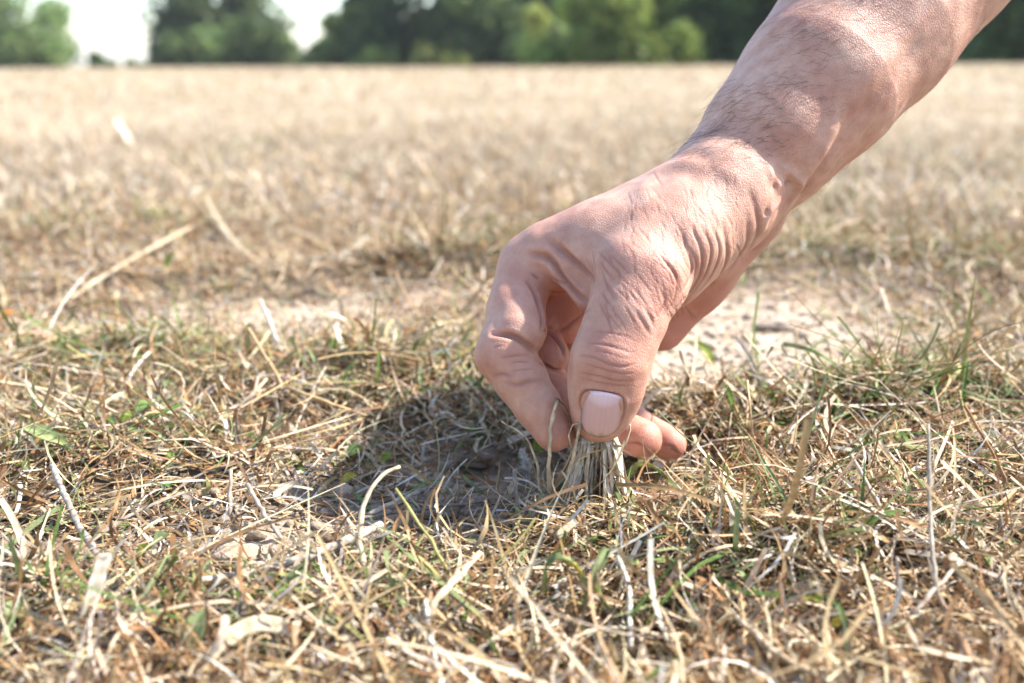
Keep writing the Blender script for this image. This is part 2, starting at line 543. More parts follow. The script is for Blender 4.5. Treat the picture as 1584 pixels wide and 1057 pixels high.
# folds around the base of the thumb
for pts, dep, wid in (
    (c5((215, 690), (300, 800), (300, 900), (240, 1010)), .55, .6),
    (c5((330, 590), (385, 720), (380, 810), (325, 900), (265, 985)), .62, .66),
    (c5((390, 540), (440, 660), (442, 770), (395, 870), (300, 975)), .62, .66),
    (c5((440, 530), (490, 640), (482, 750), (430, 850), (350, 940)), .5, .66),
    (c5((500, 540), (540, 650), (525, 740), (470, 840), (410, 900)), .5, .66),
    (c5((560, 520), (582, 680), (552, 780), (490, 850)), .55, 1.0),
    (c5((690, 480), (695, 600), (650, 690), (590, 770)), .45, 1.2),
    (c5((270, 740), (320, 830), (310, 900)), .35, .7),
    (c5((360, 620), (410, 720), (405, 800)), .3, .6),
    (c5((700, 330), (740, 450), (750, 560), (700, 660)), .35, 1.1),
    (c5((310, 520), (345, 590), (360, 650)), .3, .6),
    (c3((735, 330), (760, 420), (720, 500), (700, 560)), .4, .7),
    (c3((600, 440), (660, 540), (680, 600)), .35, .7),
    (c3((540, 480), (610, 590), (650, 660)), .3, .7),
    # thumb joint
    (c3((120, 820), (230, 830), (340, 880), (450, 900), (540, 880)), .40, .34),
    (c3((200, 725), (300, 735), (400, 760), (520, 800)), .32, .34),
    (c3((130, 945), (260, 970), (400, 1005), (530, 1010)), .24, .32),
    (c3((150, 990), (280, 1020), (420, 1040), (520, 1040)), .14, .30),
    (c3((240, 640), (360, 650), (480, 680), (560, 720)), .12, .4),
    (c3((250, 780), (340, 800), (430, 830), (520, 840)), .14, .30),
    (c3((170, 880), (300, 920), (430, 950), (530, 950)), .2, .32),
    # index finger
    (c1((220, 825), (300, 830), (400, 850), (480, 900), (560, 960)), 2.0, .95),
    (c1((510, 400), (570, 500), (600, 600), (625, 700), (620, 800)), 1.2, .9),
    (c1((540, 330), (600, 380)), .4, .6),
    (c2((290, 180), (400, 160), (500, 158)), .34, .34),
    (c2((370, 220), (450, 210), (520, 215)), .25, .3),
    (c2((380, 290), (460, 275), (540, 270)), .25, .3),
    (c2((230, 90), (310, 75)), .2, .32),
    (c2((330, 385), (430, 400), (520, 370), (620, 365)), .3, .9),
    (c2((230, 330), (300, 310), (380, 330)), .2, .7),
    (c2((600, 215), (650, 240), (710, 275), (780, 292)), 1.3, .7),
    (c1((640, 800), (720, 850), (790, 940), (800, 1010)), 1.2, .8),
    # web and palm
    (c1((690, 60), (830, 190), (950, 300), (1050, 400)), 2.0, 1.3),
    (c1((540, 170), (660, 200), (730, 270), (800, 390), (900, 500), (1000, 580)), 2.2, 1.2),
    (c1((640, 790), (780, 800), (870, 740), (960, 670), (1020, 620)), .6, .9),
    (c1((680, 480), (760, 490), (820, 480)), .35, .7),
    (c1((700, 370), (780, 410), (830, 430)), .4, .7),
):
    line_on_skin(pts, dep, wid)
# fine oblique lines over the thumb knuckle and the back of the hand
for k in range(80):
    u0 = 905 + 150 * random.random(); v0 = 385 + 95 * random.random()
    if u0 < 925 and v0 > 420: continue
    L = 18 + 30 * random.random(); an = R(64 + 12 * random.gauss(0, 1))
    line_on_skin([(u0, v0), (u0 + L * .5 * math.cos(an) + random.gauss(0, 1.2), v0 + L * .5 * math.sin(an)), (u0 + L * math.cos(an), v0 + L * math.sin(an))],
                  .06 + .09 * random.random(), .26 + .10 * random.random(), side=.25, red=.6)
for k in range(70):
    u0 = 960 + 180 * random.random(); v0 = 265 + 120 * random.random()
    L = 12 + 20 * random.random(); an = R(75 + 15 * random.gauss(0, 1))
    line_on_skin([(u0, v0), (u0 + L * .5 * math.cos(an) + random.gauss(0, 1.5), v0 + L * .5 * math.sin(an)), (u0 + L * math.cos(an), v0 + L * math.sin(an))],
                 .07 + .10 * random.random(), .30 + .15 * random.random(), side=.2, red=.3)
# nail folds
line_on_skin([(901, 640), (896, 622), (905, 605), (934, 607), (962, 615), (966, 636), (958, 660)], .7, .42, side=.22, red=1.0)
line_on_skin([(962, 686), (990, 687), (1009, 707)], .35, .5, red=.8)
line_on_skin([(1024, 688), (1041, 692), (1052, 710)], .3, .5, red=.8)
# veins and tendons of the wrist and forearm
def ca(*pts): return [(920 + x / 2.386, y / 2.386) for x, y in pts]
for pts, dep, wid in (
    (ca((890, 430), (880, 480), (850, 550), (800, 620), (730, 720), (700, 790)), -.9, 2.8),
    (ca((640, 610), (660, 660), (690, 690)), -.8, 1.6),
    (ca((700, 620), (735, 650), (760, 690), (730, 730)), -.9, 1.7),
    (ca((690, 690), (680, 740), (640, 800), (620, 860)), -.8, 1.6),
    (ca((1250, 30), (1120, 160), (1000, 300), (900, 430)), -.6, 3.6),
    (ca((790, 20), (720, 60), (640, 130), (560, 200)), -.5, 3.2),
    (ca((720, 150), (620, 210), (540, 290), (490, 380)), -.4, 3.4),
    (ca((440, 640), (480, 630), (520, 660), (530, 730)), -.45, 3.0),
    (ca((220, 640), (180, 690), (200, 740)), -.7, 3.0),
    (ca((250, 620), (330, 600), (420, 625)), -.8, 3.0),
):
    line_on_skin(pts, dep, wid, side=.2)
for pts, dep, wid in (
    (ca((920, 470), (860, 580), (800, 670), (740, 760)), 1.0, 2.2),
    (ca((663, 655), (666, 700)), 1.0, 1.3),
    (ca((715, 668), (712, 692)), 1.1, 1.4),
    (ca((640, 770), (632, 800)), .9, 1.1),
    (ca((1180, 180), (1050, 330), (960, 450)), .6, 3.0),
):
    line_on_skin(pts, dep, wid, side=0.1, red=0.1)
ALL, OK = march(np.concatenate([l[0][:, 0] for l in LINES]), np.concatenate([l[0][:, 1] for l in LINES]))
i0 = 0
for l in LINES:
    i1 = i0 + len(l[0])
    press_line(ALL[i0:i1], OK[i0:i1], *l[1:])
    i0 = i1
# soft irregular flesh
def n3(p, s, seed):
    return (vnoise(p[:, 0] / s + p[:, 2] / s * .6, p[:, 1] / s - p[:, 2] / s * .4, seed) + vnoise(p[:, 1] / s + p[:, 0] / s * .5, p[:, 2] / s + 7, seed + 1)) * .5
disp += .28 * n3(HV, 9.0, 3) + .16 * n3(HV, 4.0, 5)
HV = HV + HN * disp[:, None]

# redness: fingertips, knuckles and palm are redder than the back of the hand
red = np.zeros(len(HV))
for q, rad, amt in ((J(868, 690, 335), 14, .5), (J(1015, 695, 363), 15, .7), (J(1055, 700, 380), 15, .7), (J(940, 700, 345), 12, .6),
                    (J(860, 480, 360), 24, .8), (J(880, 540, 372), 26, .8), (J(1060, 490, 395), 34, .6), (J(941, 560, 315), 12, .45),
                    (J(783, 548, 335), 16, .3), (J(815, 405, 350), 18, .3), (J(1005, 430, 320), 16, .3), (J(925, 665, 326), 10, .3)):
    red = np.maximum(red, amt * np.exp(-((HV - q) ** 2).sum(1) / rad ** 2))

m_skin, nt, out = new_mat('skin')
b = node(nt, 'ShaderNodeBsdfPrincipled')
tc = node(nt, 'ShaderNodeTexCoord')
n_big = node(nt, 'ShaderNodeTexNoise', Scale=55.0, Detail=4.0, Roughness=.6)
n_mid = node(nt, 'ShaderNodeTexNoise', Scale=210.0, Detail=3.0, Roughness=.6)
nt.links.new(tc.outputs['Object'], n_big.inputs['Vector']); nt.links.new(tc.outputs['Object'], n_mid.inputs['Vector'])
rp = node(nt, 'ShaderNodeValToRGB')
rp.color_ramp.elements[0].position = .3; rp.color_ramp.elements[0].color = (.465, .232, .160, 1)
rp.color_ramp.elements[1].position = .7; rp.color_ramp.elements[1].color = (.625, .395, .290, 1)
nt.links.new(n_big.outputs[0], rp.inputs[0])
rp2 = node(nt, 'ShaderNodeValToRGB')
rp2.color_ramp.elements[0].position = .35; rp2.color_ramp.elements[0].color = (.90, .83, .80, 1)
rp2.color_ramp.elements[1].position = .65; rp2.color_ramp.elements[1].color = (1.05, 1.05, 1.05, 1)
nt.links.new(n_mid.outputs[0], rp2.inputs[0])
mul = node(nt, 'ShaderNodeMixRGB', blend_type='MULTIPLY'); mul.inputs[0].default_value = 1
nt.links.new(rp.outputs[0], mul.inputs[1]); nt.links.new(rp2.outputs[0], mul.inputs[2])
at = node(nt, 'ShaderNodeAttribute', attribute_name='red')
mr = node(nt, 'ShaderNodeMixRGB', blend_type='MIX'); mr.inputs[2].default_value = (.50, .185, .125, 1)
nt.links.new(at.outputs['Fac'], mr.inputs[0]); nt.links.new(mul.outputs[0], mr.inputs[1])
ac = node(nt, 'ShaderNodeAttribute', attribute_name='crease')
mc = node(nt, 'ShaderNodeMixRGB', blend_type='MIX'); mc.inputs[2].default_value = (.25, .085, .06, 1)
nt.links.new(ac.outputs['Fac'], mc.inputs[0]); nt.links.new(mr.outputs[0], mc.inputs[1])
nt.links.new(mc.outputs[0], b.inputs['Base Color'])
b.inputs['Subsurface Weight'].default_value = .35
b.inputs['Subsurface Radius'].default_value = (1.0, .35, .18)
b.inputs['Subsurface Scale'].default_value = .0022
n_ro = node(nt, 'ShaderNodeMapRange'); n_ro.inputs['To Min'].default_value = .42; n_ro.inputs['To Max'].default_value = .62
nt.links.new(n_mid.outputs[0], n_ro.inputs[0]); nt.links.new(n_ro.outputs[0], b.inputs['Roughness'])
b.inputs['Specular IOR Level'].default_value = .38
# skin lines: a fine cell net plus pores
mp = node(nt, 'ShaderNodeMapping'); mp.inputs['Scale'].default_value = (1.0, 1.0, .62); mp.inputs['Rotation'].default_value = (.2, .75, .4)
nt.links.new(tc.outputs['Object'], mp.inputs[0])
wob = node(nt, 'ShaderNodeTexNoise', Scale=400.0, Detail=2.0)
nt.links.new(mp.outputs[0], wob.inputs['Vector'])
wadd = node(nt, 'ShaderNodeMixRGB', blend_type='ADD'); wadd.inputs[0].default_value = .0012
nt.links.new(mp.outputs[0], wadd.inputs[1]); nt.links.new(wob.outputs['Color'], wadd.inputs[2])
vo = node(nt, 'ShaderNodeTexVoronoi', feature='DISTANCE_TO_EDGE', Scale=1350.0)
nt.links.new(wadd.outputs[0], vo.inputs['Vector'])
vr = node(nt, 'ShaderNodeMapRange'); vr.inputs['From Max'].default_value = .22
nt.links.new(vo.outputs['Distance'], vr.inputs[0])
npo = node(nt, 'ShaderNodeTexNoise', Scale=1500.0, Detail=3.0)
nt.links.new(tc.outputs['Object'], npo.inputs['Vector'])
b1 = node(nt, 'ShaderNodeBump', Strength=.42, Distance=.00017)
nt.links.new(vr.outputs[0], b1.inputs['Height'])
b2 = node(nt, 'ShaderNodeBump', Strength=.42, Distance=.00025)
nt.links.new(npo.outputs[0], b2.inputs['Height']); nt.links.new(b1.outputs[0], b2.inputs['Normal'])
nt.links.new(b2.outputs[0], b.inputs['Normal'])
nt.links.new(b.outputs[0], out.inputs[0])

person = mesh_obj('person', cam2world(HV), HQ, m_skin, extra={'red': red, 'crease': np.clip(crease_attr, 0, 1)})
tag(person, 'bare right arm and hand reaching down, pinching a tuft of dry grass', 'person')
print('hand verts', len(HV), HV.min(0), HV.max(0))

# nails
m_nail, nt, out = new_mat('nail')
b = node(nt, 'ShaderNodeBsdfPrincipled', Roughness=.2)
at = node(nt, 'ShaderNodeAttribute', attribute_name='col')
nn = node(nt, 'ShaderNodeTexNoise', Scale=900.0, Detail=3.0)
tcn = node(nt, 'ShaderNodeTexCoord'); mpn = node(nt, 'ShaderNodeMapping'); mpn.inputs['Scale'].default_value = (1.5, .4, .12)
nt.links.new(tcn.outputs['Object'], mpn.inputs[0]); nt.links.new(mpn.outputs[0], nn.inputs['Vector'])
bn = node(nt, 'ShaderNodeBump', Strength=.25, Distance=.0002)
nt.links.new(nn.outputs[0], bn.inputs['Height']); nt.links.new(bn.outputs[0], b.inputs['Normal'])
nt.links.new(at.outputs['Color'], b.inputs['Base Color'])
b.inputs['Subsurface Weight'].default_value = .3
b.inputs['Subsurface Radius'].default_value = (1, .4, .3); b.inputs['Subsurface Scale'].default_value = .001
nt.links.new(b.outputs[0], out.inputs[0])

def plate(name, P, N, C, label=None):
    """P, N: (rows, cols, 3) outer surface and outward normals in mm; a thin plate with a rim"""
    r_, c_ = P.shape[:2]
    top = P.reshape(-1, 3); low = (P - N * 0.9).reshape(-1, 3)
    V = np.vstack([top, low]); n = r_ * c_
    F = []
    for i in range(r_ - 1):
        for j in range(c_ - 1):
            q = [i * c_ + j, i * c_ + j + 1, (i + 1) * c_ + j + 1, (i + 1) * c_ + j]
            F.append(q); F.append([k + n for k in q[::-1]])
    ring = [(0, j) for j in range(c_)] + [(i, c_ - 1) for i in range(1, r_)] + [(r_ - 1, j) for j in range(c_ - 2, -1, -1)] + [(i, 0) for i in range(r_ - 2, 0, -1)]
    ring = [i * c_ + j for i, j in ring]
    for a, b_ in zip(ring, ring[1:] + ring[:1]):
        F.append([b_, a, a + n, b_ + n])
    cols = np.vstack([C.reshape(-1, 3)] * 2)
    o = mesh_obj(name, cam2world(V), F, m_nail, person, cols=cols)
    if label: o['label'] = label
    return o

# thumbnail: a plate laid on the skin, flatter across than the thumb
ss = np.linspace(-1, 1, 19); ts = np.linspace(0, 1, 23)
T_, S_ = np.meshgrid(ts, ss, indexing='ij')
hw = 31.5 * np.where(T_ > .60, np.sqrt(np.maximum(1 - ((T_ - .60) / .40) ** 2 * .74, 0)), 1.0) * np.where(T_ < .12, .95 + .05 * np.sqrt(T_ / .12), 1)
U_ = 934.5 - 8.5 * T_ + S_ * hw
V_ = 609.5 + 67.5 * T_ + S_ * (5.0 - 1.0 * T_) * (1 - T_ * .6) - 3.0 * (1 - T_) * (1 - S_ ** 2) - 4.0 * T_ ** 3 * S_ ** 2
q, ok = march(U_.ravel(), V_.ravel())
inn = (T_.ravel() < .8) & (np.abs(S_.ravel()) < .8) & ok
us, vs = (U_.ravel() - 930) / 40, (V_.ravel() - 640) / 40
A = np.stack([np.ones_like(us), us, vs, us * us, us * vs, vs * vs], -1)
co = np.linalg.lstsq(A[inn], q[inn, 2], rcond=None)[0]
dep = A @ co - .40 + .8 * np.abs(S_.ravel()) ** 4 + .45 * np.clip(1 - T_.ravel() / .05, 0, 1)
P = np.stack([(U_.ravel() - CX) * dep / FPX, (CY - V_.ravel()) * dep / FPX, dep], -1).reshape(23, 19, 3)
du = np.gradient(P, axis=1); dv = np.gradient(P, axis=0)
N = np.cross(du, dv); N /= np.linalg.norm(N, axis=2, keepdims=True)
N *= -np.sign(N[..., 2:3])
pink = np.array((.60, .375, .34)); lun = np.array((.80, .62, .66)); edge = np.array((.40, .29, .17)); red_ = np.array((.30, .13, .09))
wl = np.clip(1 - ((T_ / .34) ** 2 + (S_ / .85) ** 2), 0, 1)[..., None] ** .6
we = np.clip((T_ - .90 + .03 * np.sin(S_ * 9)) / .08, 0, 1)[..., None]
wr = np.clip((np.abs(S_) - .84) / .16, 0, 1)[..., None] * .85
rid = (1 + .05 * np.sin(S_ * 41) * np.cos(S_ * 17 + 1))[..., None]
C = (pink * (1 - wl * .8) + lun * wl * .8) * rid
C = C * (1 - wr) + red_ * wr
C = C * (1 - we) + edge * we
plate('thumbnail', P, N, C, 'short pink thumbnail with a pale half-moon and dirty edge')

def tip_nail(a, b_, nrm, r, length=11.0, half=55):
    a = np.asarray(a); b_ = np.asarray(b_)
    ax = b_ - a; ax /= np.linalg.norm(ax)
    nrm = np.asarray(nrm, float); nrm = nrm - ax * (nrm @ ax); nrm /= np.linalg.norm(nrm)
    sd = np.cross(ax, nrm)
    t = np.linspace(0, 1, 9); an = np.radians(np.linspace(-half, half, 9))
    P = np.zeros((9, 9, 3)); N = np.zeros((9, 9, 3)); C = np.zeros((9, 9, 3))
    for i, x in enumerate(t):
        for j, y in enumerate(an):
            taper = 1 - .22 * x ** 3
            dr = nrm * math.cos(y) + sd * math.sin(y)
            cut = 1 - .18 * (y / np.radians(half)) ** 2
            P[i, j] = b_ - ax * 5.5 + ax * (x * length * cut) + dr * (r + .3) * taper
            N[i, j] = dr
            C[i, j] = np.array((.62, .36, .31)) if x < .85 else np.array((.55, .44, .33))
    plate('fingernail', P, N, C)
tip_nail(J(930, 652, 378), J(994, 680, 367), (-.25, -1, .35), 7.2)
tip_nail(J(978, 658, 393), J(1035, 686, 384), (-.2, -1, .35), 6.6)
tip_nail(J(832, 628, 338), J(857, 667, 337), (-.75, -.45, .75), 6.9)
tip_nail(J(868, 625, 356), J(926, 692, 347), (-.45, -.6, 1), 7.0)

# hairs on the forearm and the back of the wrist, combed towards the hand and up over the arm
m_hair, nt, out = new_mat('arm_hair')
b = node(nt, 'ShaderNodeBsdfPrincipled', Roughness=.45)
b.inputs['Base Color'].default_value = (.12, .07, .04, 1)
nt.links.new(b.outputs[0], out.inputs[0])
axis_dir = J(1258, 130, 366) - J(1130, 285, 366); axis_dir /= np.linalg.norm(axis_dir)
across = np.array([-axis_dir[1], axis_dir[0], 0])             # towards the upper left edge of the arm
along = (HV - J(1130, 285, 366)) @ axis_dir
ctr = J(1130, 285, 366) + along[:, None] * axis_dir
side_ = (HV - ctr) @ across / 26.0                             # -1 lower edge .. 1 upper edge
dens = np.clip((along + 18) / 25, 0, 1) * np.clip((190 - along) / 40, 0, 1) * np.clip((side_ + .6) / .9, 0.05, 1) * np.clip((1.0 - side_) * 2.2, .03, 1)
dens *= np.clip(.55 + .9 * n3(HV, 14, 21), .1, 1.2)
dens *= np.clip((along + 30) / 10, 0, 1)
e1 = HV[HQ[:, 2]] - HV[HQ[:, 0]]; e2 = HV[HQ[:, 3]] - HV[HQ[:, 1]]
qa = .5 * np.linalg.norm(np.cross(e1, e2), axis=1)
va = np.bincount(HQ.ravel(), np.repeat(qa / 4, 4), minlength=len(HV))
dens = dens * va * (HN[:, 2] < .25)
pick = rng.choice(len(HV), 1000, p=dens / dens.sum())
hv, hf = [], []
for i in pick:
    n_ = HN[i]
    comb = -axis_dir * (.8 + .2 * rng.normal()) + across * (.55 + .22 * rng.normal()) + n_ * .05
    comb = comb - n_ * (comb @ n_); comb /= np.linalg.norm(comb) + 1e-9
    L = rng.uniform(3.0, 7.5) * (1.25 if side_[i] > .75 else 1.0)
    curl = np.cross(n_, comb) * rng.normal(.15, .5)
    lift = rng.uniform(.22, .5) + (.25 if side_[i] > .8 else 0)
    pts = []
    for t in (0, .33, .66, 1.0):
        pts.append(HV[i] - n_ * .15 + (comb * t + curl * t * t + n_ * (lift * t - .30 * t * t + .05)) * L)
    k0 = len(hv)
    s1 = np.cross(comb, n_); s2 = n_
    for m, pt in enumerate(pts):
        r_ = (.048, .042, .032, .010)[m]
        for a_ in (0, 2.094, 4.189):
            hv.append(pt + (s1 * math.cos(a_) + s2 * math.sin(a_)) * r_)
    for m in range(3):
        for a_ in range(3):
            hf.append((k0 + m * 3 + a_, k0 + m * 3 + (a_ + 1) % 3, k0 + m * 3 + 3 + (a_ + 1) % 3, k0 + m * 3 + 3 + a_))
arm_hair = mesh_obj('hair', cam2world(np.array(hv)), hf, m_hair, person)
arm_hair['label'] = 'short dark hairs on the forearm'
arm_hair['kind'] = 'stuff'

# ------------------------------------------------------------------ dry grass
def straw_material(name, trans=.2, rough=.65):
    m, nt, out = new_mat(name)
    b = node(nt, 'ShaderNodeBsdfPrincipled', Roughness=rough)
    b.inputs['Specular IOR Level'].default_value = .18
    at = node(nt, 'ShaderNodeAttribute', attribute_name='col')
    tc = node(nt, 'ShaderNodeTexCoord')
    n = node(nt, 'ShaderNodeTexNoise', Scale=420.0, Detail=3.0)
    nt.links.new(tc.outputs['Object'], n.inputs['Vector'])
    rp = node(nt, 'ShaderNodeValToRGB')
    rp.color_ramp.elements[0].position = .3; rp.color_ramp.elements[0].color = (.68, .62, .55, 1)
    rp.color_ramp.elements[1].position = .68; rp.color_ramp.elements[1].color = (1.12, 1.12, 1.12, 1)
    nt.links.new(n.outputs[0], rp.inputs[0])
    mu = node(nt, 'ShaderNodeMixRGB', blend_type='MULTIPLY'); mu.inputs[0].default_value = 1
    nt.links.new(at.outputs['Color'], mu.inputs[1]); nt.links.new(rp.outputs[0], mu.inputs[2])
    nt.links.new(mu.outputs[0], b.inputs['Base Color'])
    tr = node(nt, 'ShaderNodeBsdfTranslucent'); nt.links.new(mu.outputs[0], tr.inputs[0])
    mix = node(nt, 'ShaderNodeMixShader'); mix.inputs[0].default_value = trans
    nt.links.new(b.outputs[0], mix.inputs[1]); nt.links.new(tr.outputs[0], mix.inputs[2])
    nt.links.new(mix.outputs[0], out.inputs[0])
    return m
m_straw = straw_material('dry_straw')
m_green = straw_material('green_leaf', .4, .45)

PALE = np.array((.67, .55, .375)); TAN = np.array((.51, .37, .20)); WHITE = np.array((.74, .67, .56)); BROWN = np.array((.25, .145, .07))
RUST = np.array((.37, .21, .095)); GREY = np.array((.36, .31, .25)); GREEN = np.array((.12, .20, .045)); SAGE = np.array((.24, .29, .13)); OLIVE = np.array((.34, .32, .12))

def palette(n, green, brown=.14):
    """a colour for each blade; green is the chance of a green one"""
    base = np.stack([PALE, TAN, WHITE, GREY, BROWN, RUST])
    k = rng.choice(6, n, p=np.array([.36, .32, .12, .08, brown * .55, brown * .45 ]) / (.88 + brown))
    c = base[k] * rng.uniform(.8, 1.12, (n, 1)) * rng.uniform(.95, 1.05, (n, 3))
    g = rng.random(n) < green
    gc = np.stack([GREEN, SAGE, OLIVE])[rng.choice(3, n, p=[.42, .43, .15])] * rng.uniform(.8, 1.2, (n, 1))
    c[g] = gc[g]
    return c

def ribbons(x, y, z, L, W, az, el, bend, curl, twist, col, seg=5, vee=False, taper=.9, cut=None, hug=.0006):
    """many blades at once: (verts, quads, colours)"""
    n = len(x)
    t = np.linspace(0, 1, seg + 1)
    A = az[:, None] + curl[:, None] * t
    E = el[:, None] + bend[:, None] * t
    D = np.stack([np.cos(E) * np.cos(A), np.cos(E) * np.sin(A), np.sin(E)], -1)
    step = (D[:, :-1] + D[:, 1:]) * .5 * (L / seg)[:, None, None]
    P = np.zeros((n, seg + 1, 3))
    P[:, 1:] = np.cumsum(step, 1)
    P += np.stack([x, y, z], -1)[:, None]
    g = height(P[..., 0].ravel(), P[..., 1].ravel()).reshape(n, seg + 1) + hug
    P[..., 2] = np.maximum(P[..., 2], g + (W * .3)[:, None])
    S = np.stack([-np.sin(A), np.cos(A), np.zeros_like(A)], -1)
    N = np.cross(D, S)
    tw = (twist[:, None] * (t - .2))[..., None]
    S2 = S * np.cos(tw) + N * np.sin(tw)
    N2 = N * np.cos(tw) - S * np.sin(tw)
    pr = 1 - taper * t ** 2.2
    if cut is not None:
        pr = np.where(cut[:, None], 1 - .12 * t, pr[None])
    else:
        pr = np.broadcast_to(pr, (n, seg + 1))
    w = (W[:, None] * pr * .5)[..., None]
    if vee:
        V = np.stack([P - S2 * w, P - N2 * w * .55, P + S2 * w], 2)
        k = 3
    else:
        V = np.stack([P - S2 * w, P + S2 * w], 2)
        k = 2
    V = V.reshape(-1, 3)
    base = (np.arange(n) * (seg + 1) * k)[:, None, None]
    i = np.arange(seg)[None, :, None]; j = np.arange(k - 1)[None, None, :]
    q = base + i * k + j
    F = np.stack([q, q + 1, q + k + 1, q + k], -1).reshape(-1, 4)
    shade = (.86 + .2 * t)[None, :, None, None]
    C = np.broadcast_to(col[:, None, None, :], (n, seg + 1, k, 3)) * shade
    return V, F, np.clip(C.reshape(-1, 3), 0, .85)

def merge(parts):
    V, F, C, o = [], [], [], 0
    for v, f, c in parts:
        V.append(v); F.append(f + o); C.append(c); o += len(v)
    return np.vstack(V), np.vstack(F), np.vstack(C)

def wedge(n, r0, r1, power, half=32.0, wide=48.0):
    """points in front of the camera foot, density falling with distance"""
    u = rng.random(n)
    e = 2 - power
    r = (r0 ** e + u * (r1 ** e - r0 ** e)) ** (1 / e)
    a = np.radians(np.where(rng.random(n) < .86, rng.uniform(-half, half, n), rng.uniform(-wide, wide, n)))
    return r * np.sin(a), r * np.cos(a) - .316

U = lambda n, a, b_: rng.uniform(a, b_, n)
TAU = 2 * math.pi

# ------------------------------------------------------------------ the grass held in the fingers and the single straws, twigs and leaves
def tube(pts, rad, sides=8, squash=1.0):
    """closed tapered tube: (verts, triangles)"""
    pts = np.asarray(pts, float); rad = np.asarray(rad, float)
    n = len(pts)
    d = np.gradient(pts, axis=0); d /= np.linalg.norm(d, axis=1, keepdims=True) + 1e-12
    ref = np.array([0, 0, 1.0]) if abs(d[:, 2]).mean() < .8 else np.array([1.0, 0, 0])
    s = np.cross(d, ref); s /= np.linalg.norm(s, axis=1, keepdims=True) + 1e-12
    t = np.cross(d, s)
    a = np.linspace(0, TAU, sides, endpoint=False)
    V = pts[:, None] + (s[:, None] * np.cos(a)[None, :, None] + t[:, None] * np.sin(a)[None, :, None] * squash) * rad[:, None, None]
    i, j = np.meshgrid(np.arange(n - 1), np.arange(sides), indexing='ij')
    j2 = (j + 1) % sides
    F1 = np.stack([i * sides + j, i * sides + j2, (i + 1) * sides + j2], -1).reshape(-1, 3)
    F2 = np.stack([i * sides + j, (i + 1) * sides + j2, (i + 1) * sides + j], -1).reshape(-1, 3)
    V = np.vstack([V.reshape(-1, 3), pts[:1], pts[-1:]])
    c0 = n * sides
    cap = [(c0, (k + 1) % sides, k) for k in range(sides)] + [(c0 + 1, (n - 1) * sides + k, (n - 1) * sides + (k + 1) % sides) for k in range(sides)]
    return V, np.vstack([F1, F2, np.array(cap)])[:, ::-1]

def depth_of(p):
    q = np.linalg.inv(CAM_NP) @ np.append(p, 1.0)
    return -q[2] * 1000.0
def lie(u, v, lift=.0015):
    p = on_plane(u, v)
    for _ in range(4):
        p = on_plane(u, v, float(height(p[:1], p[1:2])[0]) + lift)
    return p
def PD(u, v, d): return cam2world(J(u, v, d))

THING_POINTS = []
def path_of(pts, mode, lift):
    """pixels -> points on the ground ('lie') or standing up from the first one ('stand')"""
    if mode == 'lie':
        P = np.array([lie(p[0], p[1], .0025 + (lift if len(p) < 3 else p[2] / 1000)) for p in pts])
        THING_POINTS.extend(spl3(P, 9))
        return P
    base = lie(pts[0][0], pts[0][1], 0)
    d0 = depth_of(base)
    THING_POINTS.append(base)
    return np.array([base] + [PD(p[0], p[1], d0 + (p[2] if len(p) > 2 else 0)) for p in pts[1:]])

def spl3(P, n):
    return spline(P, n) if len(P) > 2 else P[0] + (P[1] - P[0]) * np.linspace(0, 1, n)[:, None]

m_wood, nt, out = new_mat('weathered_stalk')
b = node(nt, 'ShaderNodeBsdfPrincipled', Roughness=.75)
at = node(nt, 'ShaderNodeAttribute', attribute_name='col')
tc = node(nt, 'ShaderNodeTexCoord'); n = node(nt, 'ShaderNodeTexNoise', Scale=650.0, Detail=5.0, Roughness=.7)
nt.links.new(tc.outputs['Object'], n.inputs['Vector'])
rp = node(nt, 'ShaderNodeValToRGB'); rp.color_ramp.elements[0].position = .35; rp.color_ramp.elements[0].color = (.42, .38, .34, 1)
rp.color_ramp.elements[1].position = .62; rp.color_ramp.elements[1].color = (1.1, 1.1, 1.1, 1)
nt.links.new(n.outputs[0], rp.inputs[0])
mu = node(nt, 'ShaderNodeMixRGB', blend_type='MULTIPLY'); mu.inputs[0].default_value = 1
nt.links.new(at.outputs['Color'], mu.inputs[1]); nt.links.new(rp.outputs[0], mu.inputs[2]); nt.links.new(mu.outputs[0], b.inputs['Base Color'])
bp = node(nt, 'ShaderNodeBump', Strength=.6, Distance=.0004); nt.links.new(n.outputs[0], bp.inputs['Height']); nt.links.new(bp.outputs[0], b.inputs['Normal'])
nt.links.new(b.outputs[0], out.inputs[0])

def stalk_mesh(P, w0, w1, colour, nodes=0, seed=0, sides=9, squash=.85, tip=None):
    r = np.random.default_rng(seed)
    L = np.linalg.norm(np.diff(P, axis=0), axis=1).sum()
    n = int(np.clip(L / .0028, 8, 34))
    Q = spl3(P, n)
    n = len(Q)
    t = np.linspace(0, 1, n)
    Q = Q + r.normal(0, .00022, (n, 3)) * np.sin(math.pi * t)[:, None]
    rad = (w0 + (w1 - w0) * t) * .5 * (1 + .10 * r.normal(size=n))
    for k in range(nodes):
        rad *= 1 + .45 * np.exp(-((t - (k + .6) / nodes) / .02) ** 2)
    V, F = tube(Q, rad, sides, squash)
    c = np.repeat(np.asarray(colour)[None] * (1 + .13 * r.normal(size=(n, 1))), sides, 0)
    if tip is not None:
        m = np.repeat(t > .93, sides); c[m] = tip
    c = np.vstack([c, c[:1], c[-1:]])
    return V, F, np.clip(c, .01, .8)

